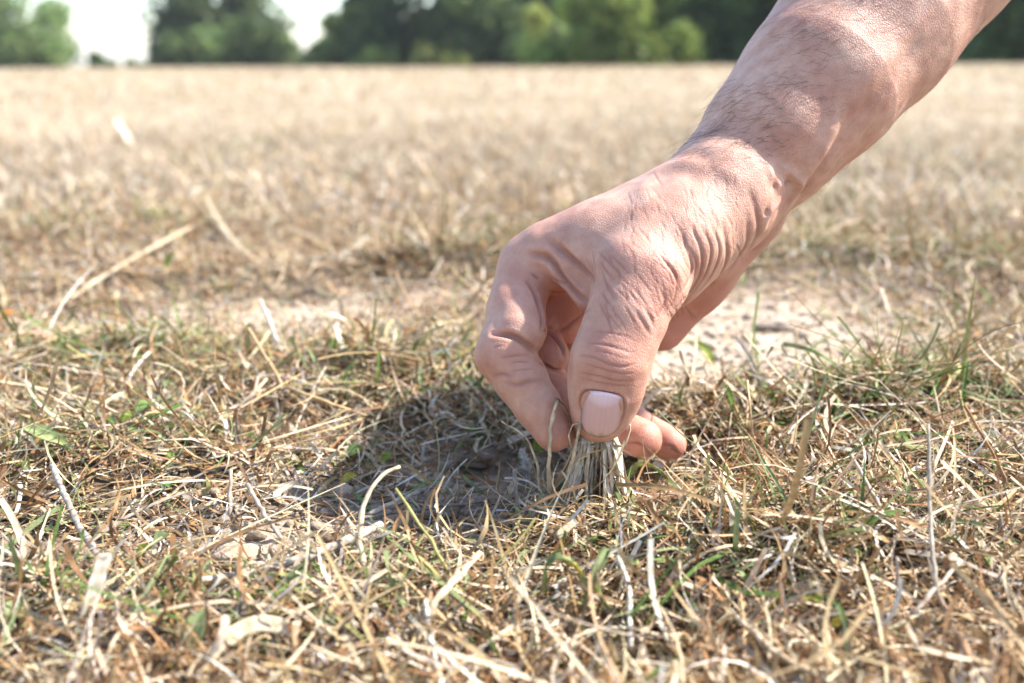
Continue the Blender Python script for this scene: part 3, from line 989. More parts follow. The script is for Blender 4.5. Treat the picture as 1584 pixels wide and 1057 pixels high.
def blade_mesh(P, w0, w1, colour, seed=0, fold=.4, twist=.6, face=None):
    """a leaf blade: folded ribbon with a thickness, tapering"""
    r = np.random.default_rng(seed)
    Q = spl3(P, 16); n = len(Q); t = np.linspace(0, 1, n)
    d = np.gradient(Q, axis=0); d /= np.linalg.norm(d, axis=1, keepdims=True)
    up = np.array([.55, -.45, .75]) if face is None else np.asarray(face, float)
    s = np.cross(d, up); s /= np.linalg.norm(s, axis=1, keepdims=True) + 1e-9
    nn = np.cross(s, d)
    ph = r.uniform(-.4, .4) + twist * (t - .5)
    s, nn = s * np.cos(ph)[:, None] + nn * np.sin(ph)[:, None], nn * np.cos(ph)[:, None] - s * np.sin(ph)[:, None]
    w = ((w0 + (w1 - w0) * t) * .5 * (1 + .06 * r.normal(size=n)))[:, None]
    rows = [Q - s * w + nn * w * fold, Q - s * w * .5 + nn * w * fold * .25, Q, Q + s * w * .5 + nn * w * fold * .25, Q + s * w + nn * w * fold]
    top = np.stack(rows, 1); th = .00018
    bot = top - nn[:, None] * th
    V = np.concatenate([top, bot], 1).reshape(-1, 3)
    F = []
    for i in range(n - 1):
        a, b_ = i * 10, (i + 1) * 10
        for k in range(4):
            F.append((a + k, a + k + 1, b_ + k + 1, b_ + k)); F.append((a + 5 + k, b_ + 5 + k, b_ + 6 + k, a + 6 + k))
        F.append((a, b_, b_ + 5, a + 5)); F.append((a + 4, a + 9, b_ + 9, b_ + 4))
    F.append((0, 5, 9, 4)); e = (n - 1) * 10; F.append((e, e + 4, e + 9, e + 5))
    stripe = np.array([.95, 1.05, .85, 1.05, .95] * 2)
    c = np.asarray(colour)[None, None] * stripe[None, :, None] * (1 + .08 * r.normal(size=(n, 1, 1)))
    return V, np.array(F), np.clip(c.reshape(-1, 3), .01, .8)

def leaf_mesh(base, tip, w, colour, cup=.35, droop=.3, up=(0, -.3, .95), wave=.0):
    base = np.asarray(base); tip = np.asarray(tip)
    d = tip - base; L = np.linalg.norm(d); d = d / L
    up = np.asarray(up, float); s = np.cross(d, up); s /= np.linalg.norm(s); nn = np.cross(s, d)
    V, C = [], []
    for i in range(9):
        t = i / 8
        hw = w * .5 * (math.sin(math.pi * (.06 + .90 * t) ** .8)) ** .8
        for k in range(-3, 4):
            q = k / 3
            V.append(base + d * L * t + s * hw * q + nn * (cup * hw * q * q - droop * L * (t - .5) ** 2 + droop * L * .25 + wave * w * math.sin(6 * t + 2 * q)))
            C.append(np.asarray(colour) * (1.18 if k == 0 else .95 + .1 * t))
    F = [(i * 7 + k, i * 7 + k + 1, (i + 1) * 7 + k + 1, (i + 1) * 7 + k) for i in range(8) for k in range(6)]
    return np.array(V), np.array(F), np.clip(np.array(C), 0, .8)

# the tuft between thumb and fingers
tuft = empty('grass_tuft', tuple(lie(922, 786, 0)))
tag(tuft, 'tuft of dry straw pinched between thumb and fingers', 'grass tuft')
tr = np.random.default_rng(5)
for k in range(96):
    q = tr.uniform(-1, 1)
    ub = 924 + q * 50 + tr.normal(0, 9); vb = tr.uniform(762, 806)
    base = lie(ub, vb, -.002)
    um = 925 + q * 27 + tr.normal(0, 3); dm = tr.uniform(335.5, 341.5)
    mid = PD(um + (ub - um) * .35, 728, (depth_of(base) * .35 + dm * .65) + tr.normal(0, 1.5))
    pin = PD(um, 690, dm)
    end = PD(925 + q * 17, 664, 340 + tr.normal(0, 1))
    P = np.array([base, mid, pin, end])
    c = [PALE * 1.15, WHITE * 1.12, WHITE * 1.1, WHITE, GREY * 1.6][tr.integers(0, 5)] * tr.uniform(.85, 1.1)
    if k == 3: c = GREEN * 1.1
    w = tr.uniform(.0009, .0020)
    if k % 3: V, F, C = stalk_mesh(P, w * 1.15, w, c, 0, 100 + k, 6, .6)
    else: V, F, C = blade_mesh(P, w * 1.7, w * 1.3, c, 100 + k, .5, 1.2)
    mesh_obj('blade', V, F, m_straw, tuft, cols=C)
for pts, w, c, tip in (
    ([(851, 772, 343), (850, 705, 331), (853, 655, 327.5), (863, 617, 327.5)], .0019, PALE, BROWN * .5),
    ([(862, 617, 327.5), (872, 628, 327.5), (884, 655, 329), (893, 690, 335)], .0008, BROWN * .8, None),
    ([(868, 790, 345), (876, 745, 336), (887, 700, 330), (898, 655, 324.5)], .0017, PALE * .95, GREY),
    ([(836, 800, 346), (862, 745, 338), (880, 710, 333), (893, 682, 334)], .0011, TAN, None),
    ([(898, 655, 324.5), (886, 658, 325), (880, 675, 327), (884, 695, 330)], .0006, PALE, None),
    ([(845, 790, 345), (868, 740, 337), (905, 705, 331), (938, 694, 329)], .0008, TAN * 1.1, None),
    ([(955, 690, 334), (968, 688, 332), (976, 664, 331), (972, 655, 331)], .0010, PALE, None),
    ([(900, 800, 344), (884, 755, 334), (868, 728, 331)], .0010, PALE, None),
):
    P = np.array([PD(*p) for p in pts])
    V, F, C = stalk_mesh(P, w * 1.1, w * .85, c, 0, int(pts[0][0]), 7, .7, tip)
    mesh_obj('blade', V, F, m_straw, tuft, cols=C)

STRAWS, TWIGS, LEAVES, BLADES = 'single straws in the dry grass', 'twigs lying in the dry grass', 'small leaves among the dry grass', 'single broad grass blades'
# kind, name, label, category, colour, mode, width px at start, at end, points
DARKW = GREY * .62
T = [
 ('stalk', 'twig', 'thick weathered grey twig leaning down the left side, above the pale stub', 'twig', GREY * 1.1, 'lie', 9, 12, [(81, 721, 9), (114, 798, 5), (154, 865, 2)]),
 ('stalk', 'twig', 'long pale weathered twig lying across the clods left of centre', 'twig', GREY * 1.3, 'lie', 12, 17, [(300, 898, 3), (375, 889, 3), (474, 862, 4), (590, 812, 5)]),
 ('stalk', 'twig', 'short brown twig end at the left picture edge', 'twig', BROWN * 1.2, 'lie', 13, 11, [(-30, 902, 3), (12, 905, 3), (50, 909, 3)]),
 ('stalk', 'twig', 'thin dark grey stalk lying flat left of the tuft', 'twig', DARKW, 'lie', 7, 5, [(551, 803, 2), (658, 787, 3), (756, 775, 3)]),
 ('stalk', 'twig', 'rough brown stem poking up in the bottom right corner', 'twig', BROWN * 1.35, 'lie', 17, 24, [(1482, 978, 12), (1495, 1015, 7), (1540, 1056, 3)]),
 ('stalk', 'twig', 'brown twig lying low right of the bottom middle', 'twig', BROWN * 1.5, 'lie', 9, 13, [(1330, 980, 6), (1362, 1003, 4), (1405, 1030, 3)]),
 ('stalk', 'twig', 'dark brown root-like stalk right of the held tuft', 'twig', BROWN * 1.0, 'lie', 12, 15, [(990, 778, 3), (1030, 772, 4), (1075, 762, 3)]),
 ('stalk', 'dark_stalk', 'upright dark bent stalk just left of the tuft', 'stalk', DARKW, 'stand', 9, 7, [(824, 830), (804, 812), (798, 770), (796, 726)]),
 ('stalk', 'curved_stem', 'tall pale stem arching like a bow left of the tuft', 'stem', PALE * 1.02, 'stand', 13, 6, [(642, 946), (603, 930, 6), (573, 896, 10), (559, 853, 14), (557, 810, 18), (567, 770, 22), (591, 735, 26), (619, 722, 28)]),
 ('stalk', 'straw', 'thin olive straw slanting down right of the bow-shaped stem', 'straw', OLIVE * 1.2, 'stand', 6, 5, [(740, 944), (697, 893, 6), (658, 825, 12), (612, 756, 20)]),
 ('blade', 'grass_sprig', 'dull green blade lying beneath the slanting olive straw', 'grass blade', SAGE * 1.25, 'lie', 11, 6, [(748, 958, 3), (689, 908, 6), (638, 865, 6), (599, 829, 3)]),
 ('stalk', 'straw', 'wide bleached straw in the lower middle, rising to the right', 'straw', PALE * 1.08, 'lie', 14, 11, [(640, 995, 2), (662, 948, 6), (689, 912, 8), (742, 856, 5)]),
 ('stalk', 'straw', 'white straw running down to the bottom edge left of the middle', 'straw', WHITE, 'lie', 8, 10, [(658, 930, 7), (670, 1003, 6), (684, 1062, 5)]),
 ('stalk', 'straw', 'greyish straw lying above the dark stalk by the hollow', 'straw', GREY * 1.3, 'lie', 8, 7, [(571, 795, 3), (620, 773, 4), (668, 753, 3)]),
 ('stalk', 'straw', 'short rust brown straw piece below the hollow', 'straw', RUST, 'lie', 7, 6, [(717, 802, 2), (738, 807, 3), (762, 806, 2)]),
 ('stalk', 'straw', 'hair-thin straw curving down in front of the index finger', 'straw', PALE, 'stand', 5, 3, [(839, 788), (831, 719, -12), (812, 676, -14), (776, 652, -14)]),
 ('blade', 'straw', 'cut white straw piece below the index fingertip', 'straw', WHITE, 'lie', 12, 12, [(786, 684, 4), (826, 667, 5)]),
 ('blade', 'straw', 'cut pale straw piece at the foot of the tuft', 'straw', PALE * 1.05, 'lie', 12, 11, [(862, 830, 7), (892, 806, 9)]),
 ('stalk', 'straw', 'white straw dropping straight down below the tuft', 'straw', WHITE, 'lie', 7, 9, [(956, 862, 10), (974, 916, 9), (975, 1004, 4)]),
 ('stalk', 'straw', 'tall thin upright straw near the right edge', 'straw', GREY * 1.3, 'stand', 8, 5, [(1474, 976), (1450, 916, 3), (1444, 861, 8), (1438, 758, 18), (1436, 656, 26)]),
 ('stalk', 'straw', 'straight grey straw leaning left of the tall upright one', 'straw', GREY * 1.45, 'stand', 8, 6, [(1407, 870), (1355, 774, 10), (1316, 703, 16)]),
 ('blade', 'grass_sprig', 'wide grey dry blade lying at the right edge', 'grass blade', GREY * 1.45, 'lie', 13, 12, [(1398, 854, 4), (1474, 866, 7), (1533, 890, 6), (1600, 912, 3)]),
 ('stalk', 'straw', 'brown straw slanting out through the right picture edge', 'straw', BROWN * 1.7, 'stand', 7, 5, [(1574, 782), (1533, 699, 4), (1492, 628, 8)]),
 ('stalk', 'straw', 'pale straw crossing under the wide grey blade', 'straw', GREY * 1.5, 'lie', 8, 6, [(1412, 950, 3), (1450, 908, 7), (1486, 868, 9)]),
 ('blade', 'straw', 'stiff pale upright straw stub right of the fingertips', 'straw', PALE, 'stand', 13, 8, [(1167, 712), (1161, 645, 2), (1155, 588, 4)]),
 ('blade', 'straw', 'pointed tan straw stub standing right of the stiff pale one', 'straw', TAN * 1.1, 'stand', 11, 4, [(1224, 716), (1229, 680), (1234, 642)]),
 ('stalk', 'straw', 'long light straw arching through the bottom edge right of centre', 'straw', PALE, 'lie', 8, 10, [(1140, 955, 9), (1209, 1014, 8), (1292, 1060, 4)]),
 ('stalk', 'straw', 'short grey straw stuck upright between the leaning grey straw and the wide blade', 'straw', GREY * 1.5, 'stand', 8, 7, [(1391, 930), (1387, 862)]),
 ('stalk', 'straw', 'knobbly grey straw upright at the right edge above the blade', 'straw', GREY * 1.2, 'stand', 8, 6, [(1558, 862), (1552, 830), (1547, 796)]),
 ('stalk', 'straw', 'thin straw standing up left of the bare hollow', 'straw', GREY * 1.4, 'stand', 8, 6, [(355, 800), (357, 727, 4)]),
 ('stalk', 'straw', 'thin straw lying steeply above the pale clod', 'straw', GREY * 1.35, 'lie', 7, 7, [(383, 750, 6), (405, 790, 5), (436, 834, 3)]),
 ('blade', 'straw_stub', 'broad split pale stub standing at the lower left', 'straw', WHITE, 'stand', 34, 26, [(112, 1000), (136, 930, -2), (160, 856, -3)]),
 ('blade', 'dried_leaf', 'thick white dried leaf curving along the bottom left', 'leaf', PALE * 1.05, 'lie', 22, 26, [(290, 1050, 4), (340, 998, 8), (395, 966, 9), (462, 976, 6)]),
 ('blade', 'grass_sprig', 'blurred grey green blade rising in the lower left corner', 'grass blade', SAGE * 1.1, 'stand', 10, 6, [(150, 1030), (221, 924, 14), (262, 858, 30)]),
 ('blade', 'grass_sprig', 'blurred grey green blade rising below the pale clod', 'grass blade', SAGE, 'stand', 9, 5, [(248, 962), (290, 910, 8), (325, 866, 16)]),
 ('blade', 'grass_sprig', 'narrow green blade lying at the left edge', 'grass blade', SAGE * .9, 'lie', 9, 7, [(0, 856, 5), (45, 818, 8), (92, 784, 4)]),
 ('blade', 'grass_sprig', 'tall slender green blade on the sandy patch right of the hand', 'grass blade', GREEN * 1.5, 'stand', 7, 4, [(1176, 590), (1166, 520), (1173, 452)]),
 ('blade', 'grass_sprig', 'green blade slanting right of the little fingertip', 'grass blade', SAGE * .8, 'stand', 6, 4, [(1140, 744), (1090, 700, -6), (1058, 675, -10), (1016, 636, -16)]),
 ('blade', 'grass_sprig', 'fresh green blade pointing up at right, above the yellow tipped one', 'grass blade', GREEN * 1.7, 'stand', 9, 5, [(1300, 728), (1325, 700, 2), (1352, 670, 4)]),
 ('blade', 'grass_sprig', 'green blade with a yellow tip reaching right', 'grass blade', OLIVE * .9, 'stand', 6, 8, [(1256, 788), (1305, 765, 0), (1340, 748, 0), (1378, 736, 0)]),
 ('stalk', 'straw', 'blurred pale straw tilted right in the sandy ground at left', 'straw', PALE, 'lie', 8, 8, [(317, 308, 9), (350, 362, 8), (396, 406, 0)]),
 ('stalk', 'straw', 'long blurred straw lying diagonally at the left', 'straw', PALE, 'lie', 6, 5, [(100, 468, 1), (185, 412, 6), (298, 350, 3)]),
 ('stalk', 'straw', 'short broad blurred straw left of the hand', 'straw', WHITE * .95, 'lie', 10, 8, [(484, 424, 0), (520, 402, 1), (568, 369, 0)]),
 ('blade', 'straw', 'white bent straw in the lit litter left of the fingers', 'straw', WHITE * 1.08, 'lie', 11, 11, [(475, 474, 14), (505, 486, 15), (534, 496, 10)]),
 ('blade', 'straw', 'white straw standing below the bent white one', 'straw', WHITE * 1.05, 'stand', 12, 9, [(534, 560), (518, 500)]),
 ('stalk', 'straw', 'white upright straw in the sandy litter left of the bent white one', 'straw', WHITE * 1.05, 'stand', 9, 7, [(437, 550), (420, 508), (402, 464)]),
 ('stalk', 'straw', 'long tan straw leaning over the edge of the hollow', 'straw', TAN * 1.1, 'stand', 7, 5, [(496, 650), (441, 600, 4), (384, 508, 10)]),
 ('stalk', 'straw', 'tan straw lying on the upper edge of the hollow', 'straw', TAN * 1.15, 'lie', 7, 5, [(446, 600, 12), (505, 622, 12), (568, 644, 6)]),
 ('blade', 'straw', 'small white straw upright left of the hollow', 'straw', WHITE, 'stand', 9, 6, [(384, 638), (401, 576)]),
 ('stalk', 'straw', 'brown straw leaning right, left of the small white one', 'straw', BROWN * 1.5, 'stand', 6, 5, [(336, 628), (362, 560)]),
 ('blade', 'straw', 'bright white straw standing alone in the blurred field at upper left', 'straw', WHITE * 1.15, 'stand', 9, 8, [(206, 228), (192, 205), (178, 186)]),
 ('blade', 'straw', 'pale upright straw in the blurred grass at right behind the wrist', 'straw', WHITE, 'stand', 12, 8, [(1382, 512), (1362, 446)]),
]
for i, (kind, name, label, cat, c, mode, w0, w1, pts) in enumerate(T):
    P = path_of(pts, mode, .004)
    k0 = depth_of(P[0]) / FPX / 1000; k1 = depth_of(P[-1]) / FPX / 1000
    if kind == 'stalk':
        V, F, C = stalk_mesh(P, w0 * k0, w1 * k1, c, 2 if 'straw' in name and len(pts) > 2 else 0, 300 + i)
        m = m_wood if name in ('twig', 'dark_stalk') else m_straw
    else:
        V, F, C = blade_mesh(P, w0 * k0, w1 * k1, c, 300 + i, .35, .5, (.9, -.3, .45) if mode == 'stand' else None)
        m = m_green if name == 'grass_sprig' else m_straw
    o = mesh_obj(name, V, F, m, cols=C)
    tag(o, label, cat, {'twig': TWIGS, 'straw': STRAWS, 'grass_sprig': BLADES}.get(name))

# leaves: pixel of the base, of the tip, width in px, colour, cup, lift of base and tip in mm
YEL = np.array((.52, .44, .07)); LIME = np.array((.28, .38, .06)); ORN = np.array((.60, .24, .03))
for name, label, c, b0, b1, w, cup, droop in (
    ('leaf', 'round fresh green clover leaf at the left, right of the greener grass', GREEN * 1.4, (214, 636, 8), (240, 622, 10), 26, .3, .2),
    ('leaf', 'small bright green leaf lying left of the clover leaf', LIME * .8, (186, 652, 5), (209, 640, 7), 20, .3, .3),
    ('leaf', 'small green leaf in the blurred ground at upper left', LIME * .7, (256, 416, 6), (270, 392, 16), 18, .3, .2),
    ('leaf', 'yellow round leaf on the dark soil of the hollow', YEL, (528, 744, 3), (552, 736, 5), 20, .3, .2),
    ('leaf', 'green seedling leaf above the yellow leaf', GREEN * 1.5, (538, 706, 4), (562, 692, 7), 22, .5, .3),
    ('leaf', 'small lime leaf at the right of the green seedling', LIME, (592, 714, 3), (607, 700, 6), 16, .4, .2),
    ('leaf', 'yellow green folded leaf above the long twig', LIME * 1.1, (210, 866, 3), (236, 846, 8), 24, .6, .2),
    ('leaf', 'pale green cupped leaf next to the yellow green folded one', SAGE * 1.7, (236, 846, 4), (262, 828, 9), 26, .7, .2),
    ('leaf', 'tiny yellow leaf higher up beside the grey twig', YEL * .8, (218, 824, 3), (232, 814, 5), 13, .3, .2),
    ('leaf', 'dark green leaf half hidden below the long twig', GREEN * 1.1, (364, 914, 5), (402, 952, 3), 24, .7, .2),
    ('leaf', 'broad pale grey green leaf at the lower left', SAGE * 1.7, (292, 1004, 2), (318, 944, 10), 44, .4, .2),
    ('leaf', 'pale folded leaf in the greener grass at far left', SAGE * 1.6, (38, 662, 12), (110, 694, 6), 26, .6, .15),
    ('leaf', 'tall green leaf behind the fingers on the sandy patch', LIME * .7, (1100, 562, 2), (1076, 528, 14), 24, .4, .2),
    ('leaf', 'small green leaf under the index fingertip', LIME * .9, (834, 700, 2), (832, 668, 12), 18, .3, .2),
    ('leaf', 'orange leaf at the left picture edge', ORN, (-4, 492, 5), (24, 482, 8), 20, .3, .2),
    ('leaf', 'small yellow leaf low right of centre', YEL, (1288, 968, 7), (1306, 956, 9), 16, .4, .2),
    ('leaf', 'olive leaf lying left above the small yellow leaf', LIME * .8, (1244, 924, 7), (1274, 930, 8), 18, .5, .2),
    ('leaf', 'dark green leaf behind the stiff stub, right of the hand', GREEN * 1.3, (1130, 640, 3), (1122, 596, 16), 20, .4, .2),
):
    THING_POINTS.append(lie(b0[0], b0[1], 0))
    P0, P1 = lie(b0[0], b0[1], b0[2] / 1000), lie(b1[0], b1[1], b1[2] / 1000)
    V, F, C = leaf_mesh(P0, P1, w * depth_of(P0) / FPX / 1000, c, cup, droop, wave=.05)
    tag(mesh_obj(name, V, F, m_green, cols=C), label, 'leaf', LEAVES)

# weed leaves that nothing tells apart, along the left side
wr_ = np.random.default_rng(77)
for k in range(22):
    if k < 14: u_, v_ = wr_.uniform(10, 330), wr_.uniform(560, 900)
    else: u_, v_ = wr_.uniform(30, 560), wr_.uniform(880, 1030)
    a_ = wr_.uniform(0, TAU); s_ = wr_.uniform(10, 17)
    P0 = lie(u_, v_, .003); P1 = lie(u_ + math.cos(a_) * s_, v_ + math.sin(a_) * s_ * .7, wr_.uniform(.006, .011))
    THING_POINTS.append(P0)
    V, F, C = leaf_mesh(P0, P1, wr_.uniform(12, 20) * depth_of(P0) / FPX / 1000, [GREEN * 1.5, SAGE * 1.1, LIME * .75][k % 3], .4, .2, wave=.06)
    tag(mesh_obj('weed_leaf', V, F, m_green, cols=C), 'small plain weed leaf scattered over the left third of the ground', 'leaf', 'weed leaves on the left')

# curled withered leaves in front of the tuft
for label, c, c2, pts, w0, w1 in (
    ('curled grey withered leaf with an ochre spot below the tuft', SAGE * 1.25, YEL * .9, [(838, 915, 4), (843, 878, 14), (862, 864, 17), (888, 877, 16), (904, 905, 12), (902, 942, 5)], 13, 10),
    ('curled green and yellow withered leaf right below the tuft', SAGE * 1.1, LIME * .9, [(944, 850, 16), (930, 872, 16), (918, 893, 14), (926, 924, 9), (940, 944, 4)], 17, 12),
    ('folded grey withered leaf low at the right of centre', GREY * 1.2, OLIVE, [(1236, 912, 10), (1252, 904, 13), (1272, 908, 10)], 13, 8),
    ('dry greenish leaf strands curling under the little finger', SAGE * 1.5, OLIVE, [(968, 740, 5), (985, 722, 11), (1010, 724, 12), (1032, 742, 6)], 12, 7),
):
    P = path_of(pts, 'lie', .004)
    k0 = depth_of(P[0]) / FPX / 1000
    V, F, C = blade_mesh(P, w0 * k0, w1 * k0, c, int(pts[0][0]), .9, 2.2)
    q = np.linspace(0, 1, len(C)); m = np.abs(q - .62) < .07
    C[m] = c2
    tag(mesh_obj('withered_leaf', V, F, m_green, cols=C), label, 'leaf', 'withered leaves below the tuft')

# clods, pebbles and the tuft of white down
def lump(name, label, cat, px, size, mat, seed, cols, flat=.6, group=None):
    r = np.random.default_rng(seed)
    p = lie(px[0], px[1], 0)
    THING_POINTS.append(p)
    a, b_ = np.meshgrid(np.linspace(0, math.pi, 15), np.linspace(0, TAU, 22, endpoint=False), indexing='ij')
    D = np.stack([np.sin(a) * np.cos(b_), np.sin(a) * np.sin(b_), np.cos(a)], -1).reshape(-1, 3)
    n_ = 1 + .28 * vnoise(D[:, 0] * 2 + 5 + seed, D[:, 1] * 2 + D[:, 2] * 1.7, seed) + .14 * vnoise(D[:, 0] * 5 + D[:, 2] * 4, D[:, 1] * 5 + 9, seed + 1) + .06 * vnoise(D[:, 0] * 12 + D[:, 2] * 9, D[:, 1] * 12, seed + 2)
    V = D * n_[:, None] * np.array(size) * .001 * np.array([1, 1, flat]) + p + np.array([0, 0, size[2] * .0002])
    i, j = np.meshgrid(np.arange(14), np.arange(22), indexing='ij'); j2 = (j + 1) % 22
    F = np.stack([i * 22 + j, (i + 1) * 22 + j, (i + 1) * 22 + j2, i * 22 + j2], -1).reshape(-1, 4)
    o = mesh_obj(name, V, F, mat, cols=np.tile(np.array(cols), (len(V), 1)), extra={'dry': np.full(len(V), cols[0]), 'straw': np.zeros(len(V))})
    return tag(o, label, cat, group)
CL = 'clods of earth'
lump('soil_clod', 'pale crusty clod behind the long weathered twig', 'clod', (352, 862), (10, 7, 7), m_soil, 1, (1, 1, 1), group=CL)
lump('soil_clod', 'grey brown clod at the left between the two twigs', 'clod', (96, 862), (10, 6, 5), m_soil, 2, (.35, 1, 1), group=CL)
lump('soil_clod', 'small clod between the dark stalk and the tuft', 'clod', (690, 800), (5, 4, 5), m_soil, 3, (.45, 1, 1), group=CL)
lump('soil_clod', 'brown clod beside the end of the long twig', 'clod', (560, 868), (7, 5, 4), m_soil, 4, (.7, 1, 1), group=CL)
lump('soil_clod', 'broad low clod on the sandy patch behind the hand', 'clod', (1215, 505), (16, 12, 8), m_soil, 5, (1, 1, 1), group=CL)
lump('soil_clod', 'dark clod in the hollow under the index finger', 'clod', (735, 716), (7, 5, 4), m_soil, 6, (.2, 1, 1), group=CL)
m_white, nt, out = new_mat('white_pebble')
b = node(nt, 'ShaderNodeBsdfPrincipled', Roughness=.6); b.inputs['Base Color'].default_value = (.66, .62, .56, 1); nt.links.new(b.outputs[0], out.inputs[0])
lump('pebble', 'small white pebble below the ring fingertip', 'pebble', (1018, 722), (2.0, 1.8, 2.2), m_white, 7, (.6, .6, .6), .9, 'white pebbles')
lump('pebble', 'tiny white pebble near the right edge', 'pebble', (1481, 780), (1.6, 1.3, 1.4), m_white, 8, (.6, .6, .6), .9, 'white pebbles')

# a small downy feather stuck in the grass left of the tuft
fe = empty('feather', tuple(lie(814, 770, 0)))
tag(fe, 'small white downy feather stuck in the grass left of the tuft', 'feather')
fr = np.random.default_rng(9)
d0 = depth_of(lie(814, 772, 0))
sp = np.array([PD(812, 772, d0), PD(815, 745, d0 - 1), PD(814, 718, d0 - 2), PD(806, 696, d0 - 2)])
V, F, C = stalk_mesh(sp, .0009, .0003, WHITE, 0, 1, 6)
mesh_obj('shaft', V, F, m_straw, fe, cols=C)
Q = spl3(sp, 60)
bv, bf, bc, o_ = [], [], [], 0
for k in range(420):
    t = fr.uniform(.25, 1); p = Q[int(t * (len(Q) - 1))]
    a_ = fr.uniform(0, TAU); ln = fr.uniform(.0015, .0040) * (1.1 - .5 * t)
    di = np.array([math.cos(a_), math.sin(a_) * .6, fr.uniform(-.1, 1.0)]); di /= np.linalg.norm(di)
    side_v = np.cross(di, (0, 1, .2)); side_v /= np.linalg.norm(side_v) + 1e-9
    q = [p, p + di * ln * .5 + np.array([0, 0, .0002]), p + di * ln + np.array([0, 0, fr.uniform(-.0006, .0004)])]
    for m_, w_ in zip(q, (.00009, .00008, .00003)):
        bv += [m_ - side_v * w_, m_ + side_v * w_]
    bf += [(o_, o_ + 1, o_ + 3, o_ + 2), (o_ + 2, o_ + 3, o_ + 5, o_ + 4)]; o_ += 6
    cc = np.array((.75, .73, .70)) if t > .55 else np.array((.42, .41, .41))
    bc += [cc] * 6
vane = mesh_obj('vane', np.array(bv), np.array(bf), m_straw, fe, cols=np.array(bc))

# ------------------------------------------------------------------ the grass cover
KILL = np.array(THING_POINTS)[:, :2]
def clear_of(x, y, rad):
    """0 close to (and just in front of) a single thing that should stay in view, 1 elsewhere"""
    out = np.ones(len(x))
    for i in range(0, len(KILL), 40):
        q = KILL[i:i + 40]
        d2 = (x[:, None] - q[None, :, 0]) ** 2 + ((y[:, None] - q[None, :, 1] + rad * .6) / 1.5) ** 2
        out = np.minimum(out, np.clip(d2.min(1) / rad ** 2, 0, 1))
    return out
near_parts = []
# fine litter lying criss-cross
x, y = wedge(72000, .16, 1.15, 1.6)
keep = rng.random(len(x)) > bareness(x, y) * .97
x, y = x[keep], y[keep]; n = len(x)
z = height(x, y) + rng.random(n) ** 2 * .006 * (1 - bareness(x, y)) * clear_of(x, y, .009)
L = .007 + rng.gamma(2.2, .0054, n); W = np.minimum(.00032 + rng.gamma(1.5, .00028, n), .0017)
wide = rng.random(n) < .12; W = np.where(wide, W + U(n, .0004, .0013), W); L = np.where(wide, L * .8, L)
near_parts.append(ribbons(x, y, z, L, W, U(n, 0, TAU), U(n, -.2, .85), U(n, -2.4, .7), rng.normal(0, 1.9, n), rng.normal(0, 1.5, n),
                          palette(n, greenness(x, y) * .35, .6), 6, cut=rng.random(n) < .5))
# stubble and arching blades standing in tufts
cx_, cy_ = wedge(2700, .20, 1.3, 1.35)
keep = (rng.random(len(cx_)) > bareness(cx_, cy_) * 1.7) & (rng.random(len(cx_)) < .5 + 1.3 * np.clip(-blobs(cx_, cy_, 5), 0, .4)) & (clear_of(cx_, cy_, .010) > .9) & (((cx_ - .042) / .050) ** 2 + ((cy_ - .004) / .048) ** 2 > 1)
cx_, cy_ = cx_[keep], cy_[keep]
per = rng.integers(5, 17, len(cx_))
k = np.repeat(np.arange(len(cx_)), per); n = len(k)
spread = np.repeat(U(len(cx_), .003, .011), per)
a_ = U(n, 0, TAU); rr_ = spread * np.sqrt(rng.random(n))
x = cx_[k] + np.cos(a_) * rr_; y = cy_[k] + np.sin(a_) * rr_
lush = np.clip(-blobs(cx_, cy_, 5), 0, .45) / .45
size = np.repeat(U(len(cx_), .55, 1.25) * (.8 + .95 * lush), per)
L = (.007 + rng.gamma(2.2, .0056, n)) * size; W = np.minimum(.0006 + rng.gamma(2.0, .00036, n), .0022)
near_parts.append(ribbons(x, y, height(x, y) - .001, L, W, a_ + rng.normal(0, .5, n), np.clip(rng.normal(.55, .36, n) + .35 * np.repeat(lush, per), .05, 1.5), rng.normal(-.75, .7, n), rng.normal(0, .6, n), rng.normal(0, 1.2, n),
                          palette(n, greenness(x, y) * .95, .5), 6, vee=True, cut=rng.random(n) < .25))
# longer loose straws and thin curling threads
x, y = wedge(4200, .17, 1.3, 1.5)
keep = (rng.random(len(x)) > bareness(x, y) * 1.1) & (clear_of(x, y, .008) > .8) & (np.hypot(x - .035, y - .01) > .085)
x, y = x[keep], y[keep]; n = len(x)
near_parts.append(ribbons(x, y, height(x, y) + U(n, .001, .008), U(n, .022, .062), U(n, .0005, .0017), U(n, 0, TAU), U(n, -.1, .5), U(n, -1.0, .3), rng.normal(0, .7, n), rng.normal(0, 1.0, n),
                          palette(n, greenness(x, y) * .2, .12), 8, vee=True, cut=rng.random(n) < .6))
V, F, C = merge(near_parts)
C = C * .94
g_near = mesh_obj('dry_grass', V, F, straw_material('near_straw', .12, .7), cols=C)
tag(g_near, 'short dry bleached grass and straw litter covering the ground', 'grass', kind='stuff')
print('near grass quads', len(F))

